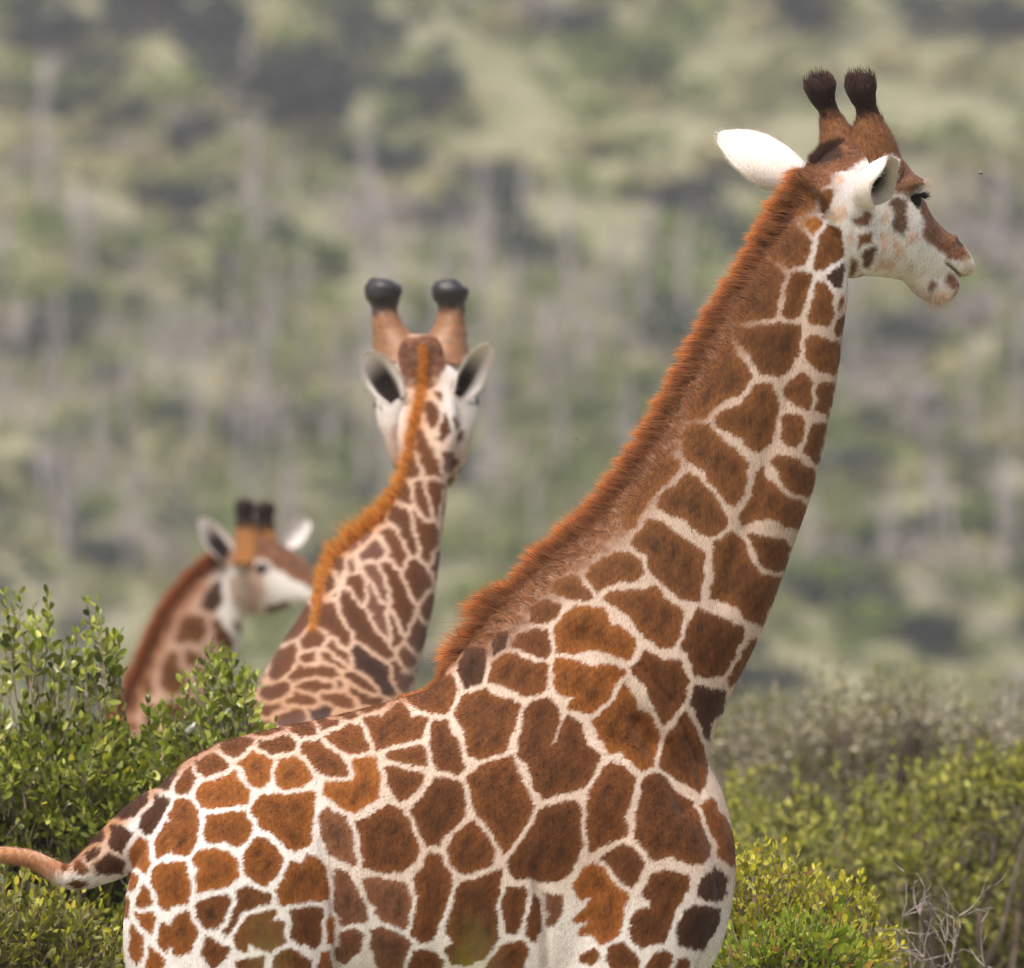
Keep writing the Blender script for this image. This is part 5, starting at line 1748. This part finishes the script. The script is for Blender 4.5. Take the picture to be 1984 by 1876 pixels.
for pts, sd in (([(778, 705), (766, 672), (752, 640), (744, 610), (744, 590), (742, 572), (740, 556), (742, 543), (743, 539)], 91), ([(856, 705), (864, 672), (872, 640), (876, 610), (875, 590), (873, 572), (872, 556), (873, 543), (873, 539)], 92)):
    ossicone(G2, [place(x, z, YH + .04) for x, z in pts], H2, 0.62, tuft=900, bald=True, seed=sd, tone=lin(138, 96, 62))
ear(G2, place(764, 776, YH - .13), place(708, 684, YH - .20), (0.18, -0.95, 0.12), 0.128, cup_base=100, cup_tip=48, fuzz=500, seed=95, rim=(0.74, 0.44))
ear(G2, place(884, 764, YH - .13), place(946, 666, YH - .18), (0.55, -0.75, 0.1), 0.115, cup_base=105, cup_tip=55, fuzz=500, seed=96, rim=(0.64, 0.34))
for x, z in ((737, 786), (916, 780)):
    e = ball('eye', place(x, z, YH + .06), 0.022, M_EYE, G2)
lower_leg_feet(G2, [(x, y - (.048 if y < YB else 0), 1) for x, y in legs2])

# ================================================================== third giraffe: head and neck above the bush
YC = 19.0
G3 = empty('giraffe', (place(360, LZ, YC)[0], YC, 0))
tag(G3, 'blurred giraffe whose head and neck rise behind the leafy green bush', 'giraffe')
neck3 = side_loft([(415, 1082, 478, 1170, YC + .0, .09), (392, 1100, 472, 1205, YC, .10), (358, 1136, 468, 1235, YC, .11), (322, 1188, 458, 1272, YC, .125), (294, 1248, 436, 1318, YC, .14), (266, 1318, 412, 1372, YC, .16), (232, 1396, 392, 1440, YC, .20), (190, 1470, 400, 1540, YC, .26), (120, 1530, 410, 1660, YC, .28)], k=30)
torso3 = side_loft([(-300, 1600, -300, 1680, YC, .05), (-270, 1560, -270, 1760, YC, .2), (-180, 1520, -180, 1800, YC, .28), (-40, 1500, -40, 1810, YC, .3), (120, 1490, 120, 1830, YC, .31), (260, 1490, 260, 1820, YC, .28), (360, 1530, 360, 1780, YC, .2), (410, 1600, 410, 1700, YC, .06)], k=32)
head3 = side_loft([(418, 1092, 466, 1190, YC - .0, .09), (446, 1066, 492, 1194, YC - .05, .115), (478, 1045, 510, 1194, YC - .10, .125), (512, 1040, 528, 1190, YC - .16, .125), (545, 1052, 545, 1186, YC - .21, .115), (575, 1072, 562, 1178, YC - .27, .092), (606, 1096, 586, 1172, YC - .33, .075), (632, 1122, 612, 1176, YC - .38, .066), (650, 1150, 640, 1182, YC - .42, .05)], k=28)
px_ = lambda a: place(a, LZ, YC)[0]
legs3 = [(px_(-210), YC - .16), (px_(-180), YC + .16), (px_(300), YC - .15), (px_(270), YC + .15)]
co3, fc3 = fuse([neck3, torso3, head3] + [post(x, y, 1.55, .11, 0) for x, y in legs3], 0.012)
co3 = relax(co3, fc3, lambda c: np.where(c[:, 2] < 1.2, 0.2, 0.7), 14)
nm3 = vnormals(co3, fc3)
lay3 = to_layout(co3)
MANE3 = [(430, 1072), (405, 1088), (378, 1112), (345, 1152), (312, 1200), (284, 1262), (252, 1336), (222, 1400), (190, 1460)]
def cream3(p):
    a, w = lin(160, 130, 112), lin(206, 200, 194)
    h = np.maximum(smoothstep(470, 540, p[:, 0]), smoothstep(44, 18, seg_dist(p, [(430, 1070), (450, 1180), (466, 1250)])))[:, None]
    return a * (1 - h) + w * h
fb3 = (nm3[:, 1] > 0.2) | (lay3[:, 1] > 1420)
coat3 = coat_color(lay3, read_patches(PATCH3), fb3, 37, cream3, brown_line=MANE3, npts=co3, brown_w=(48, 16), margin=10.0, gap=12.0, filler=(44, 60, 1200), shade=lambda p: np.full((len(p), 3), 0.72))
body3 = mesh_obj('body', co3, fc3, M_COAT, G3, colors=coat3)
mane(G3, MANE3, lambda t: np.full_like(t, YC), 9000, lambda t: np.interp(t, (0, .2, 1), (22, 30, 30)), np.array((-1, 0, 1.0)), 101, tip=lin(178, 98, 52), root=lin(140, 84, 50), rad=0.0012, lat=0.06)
for pts, yy, sd in (([(484, 1095), (481, 1050), (477, 1020), (474, 1000), (474, 985), (476, 972), (477, 967)], YC - .15, 111), ([(512, 1095), (514, 1050), (513, 1024), (513, 1006), (514, 988), (515, 977), (515, 972)], YC - .02, 112)):
    ossicone(G3, [place(x, z, yy) for x, z in pts], np.array((34, 26, 20, 17, 20, 16, 5)) * SF * 1.65, 0.56, tuft=700, seed=sd, tone=lin(146, 98, 56))
ear(G3, place(446, 1092, YC - .08), place(386, 1004, YC - .14), (0.5, -0.85, 0.1), 0.13, cup_base=100, cup_tip=50, fuzz=0, rim=(.8, .5))
ear(G3, place(540, 1056, YC + .02), place(598, 1006, YC + .10), (0.2, -0.9, -0.1), 0.13, cup_base=100, cup_tip=50, fuzz=0, dark=0.15)
i3 = np.argmin(np.hypot(lay3[:, 0] - 506, lay3[:, 1] - 1101) + 1e3 * (nm3[:, 1] > 0))
ball('eye', co3[i3] - nm3[i3] * 0.006, 0.026, M_EYE, G3)
lower_leg_feet(G3, [(x, y, 1) for x, y in legs3])
# ------------------------------------------------------------------ foreground sprigs, insects, haze
def sapling(label, foot, top, seed, tips):
    r = np.random.default_rng(seed)
    foot, top = np.array(foot), np.array(top)
    ks = np.linspace(0, 1, 14)
    pts = foot + (top - foot) * ks[:, None] + np.stack((0.02 * np.sin(ks * 9 + seed), 0.02 * np.cos(ks * 7), 0 * ks), 1)
    rad = 0.007 * (1 - ks) + 0.0015
    V, F = sticks(pts[:-1], pts[1:], rad[:-1], rad[1:], r)
    root = empty('sapling', foot)
    tag(root, label, 'sapling')
    mesh_obj('stem', V, F, M_BARK, root, smooth=False)
    me = bpy.data.meshes.new('leaf')
    me.from_pydata([tuple(map(float, v * np.array((.42, 1, 1)))) for v in LEAF_V], [], [tuple(map(int, f)) for f in LEAF_F])
    me.materials.append(ML_A2)
    for i in range(tips):
        t = r.uniform(0.5, 0.96) if i > 20 else 1.0 - i * 0.0035
        p = foot + (top - foot) * t + r.normal(size=3) * 0.012
        o = bpy.data.objects.new('leaf', me)
        COL.objects.link(o)
        a = r.uniform(0, 6.28)
        d = Vector((math.cos(a), math.sin(a), r.uniform(0.2, 1.2))).normalized()
        q = d.to_track_quat('Y', 'Z')
        o.matrix_basis = Matrix.Translation(Vector(p)) @ q.to_matrix().to_4x4() @ Matrix.Scale(r.uniform(0.014, 0.024), 4)
        adopt(o, root)
for lab, fx, fy, y, sd in (('out of focus green sapling tip crossing the thigh of the front giraffe', 505, 1770, -18.5, 601),
                           ('out of focus green sapling tip crossing the belly of the front giraffe', 912, 1800, -18.2, 602)):
    t_ = place(fx, fy, y)
    sapling(lab, gnd((t_[0] + 0.1, y, 0)), t_, sd, 30)

M_FLY = simple_mat('fly_body', (0.03, 0.025, 0.02), rough=0.4, noise=0.2)
M_WING = simple_mat('fly_wing', (0.55, 0.5, 0.45), rough=0.3, noise=0.1)
for fx, fy, s_, lab in ((1900, 336, 0.007, 'tiny pale winged insect flying in front of the giraffe face'), (1117, 852, 0.004, 'tiny insect flying between the two tall giraffes')):
    c = place(fx, fy, 0.15)
    g = empty('fly', c)
    tag(g, lab, 'insect')
    ball('abdomen', c, s_ * .55, M_FLY, g, (1.4, .6, .6), 10)
    ball('head', c + np.array((s_ * .8, 0, 0.1 * s_)), s_ * .3, M_FLY, g, (1, 1, 1), 8)
    for sd_ in (-1, 1):
        w = [c, c + np.array((-.3 * s_, sd_ * .5 * s_, 1.0 * s_)), c + np.array((.1 * s_, sd_ * .7 * s_, 1.5 * s_)), c + np.array((.45 * s_, sd_ * .4 * s_, .9 * s_))]
        mesh_obj('wing', w, [(0, 1, 2, 3)], M_WING, g)

# the air between here and the hillside
hm, hn_, ho = new_mat('haze_air')
pv = hn_.nodes.new('ShaderNodeVolumePrincipled')
pv.inputs['Color'].default_value = (0.88, 0.87, 0.90, 1)
pv.inputs['Density'].default_value = 0.00042
pv.inputs['Anisotropy'].default_value = 0.2
hn_.links.new(pv.outputs[0], ho.inputs['Volume'])
x0, x1, y0, y1, z0, z1 = -905, 905, -125, 1605, float(ZZ.min()) - 1, float(ZZ.max()) + 12
hv = [(x, y, z) for x in (x0, x1) for y in (y0, y1) for z in (z0, z1)]
hz_ = mesh_obj('haze', hv, [(0, 1, 3, 2), (4, 6, 7, 5), (0, 4, 5, 1), (2, 3, 7, 6), (0, 2, 6, 4), (1, 5, 7, 3)], hm, None, smooth=False)
hz_['kind'] = 'stuff'
hz_['label'] = 'thin pale haze in the air over the valley'
hz_['category'] = 'haze'
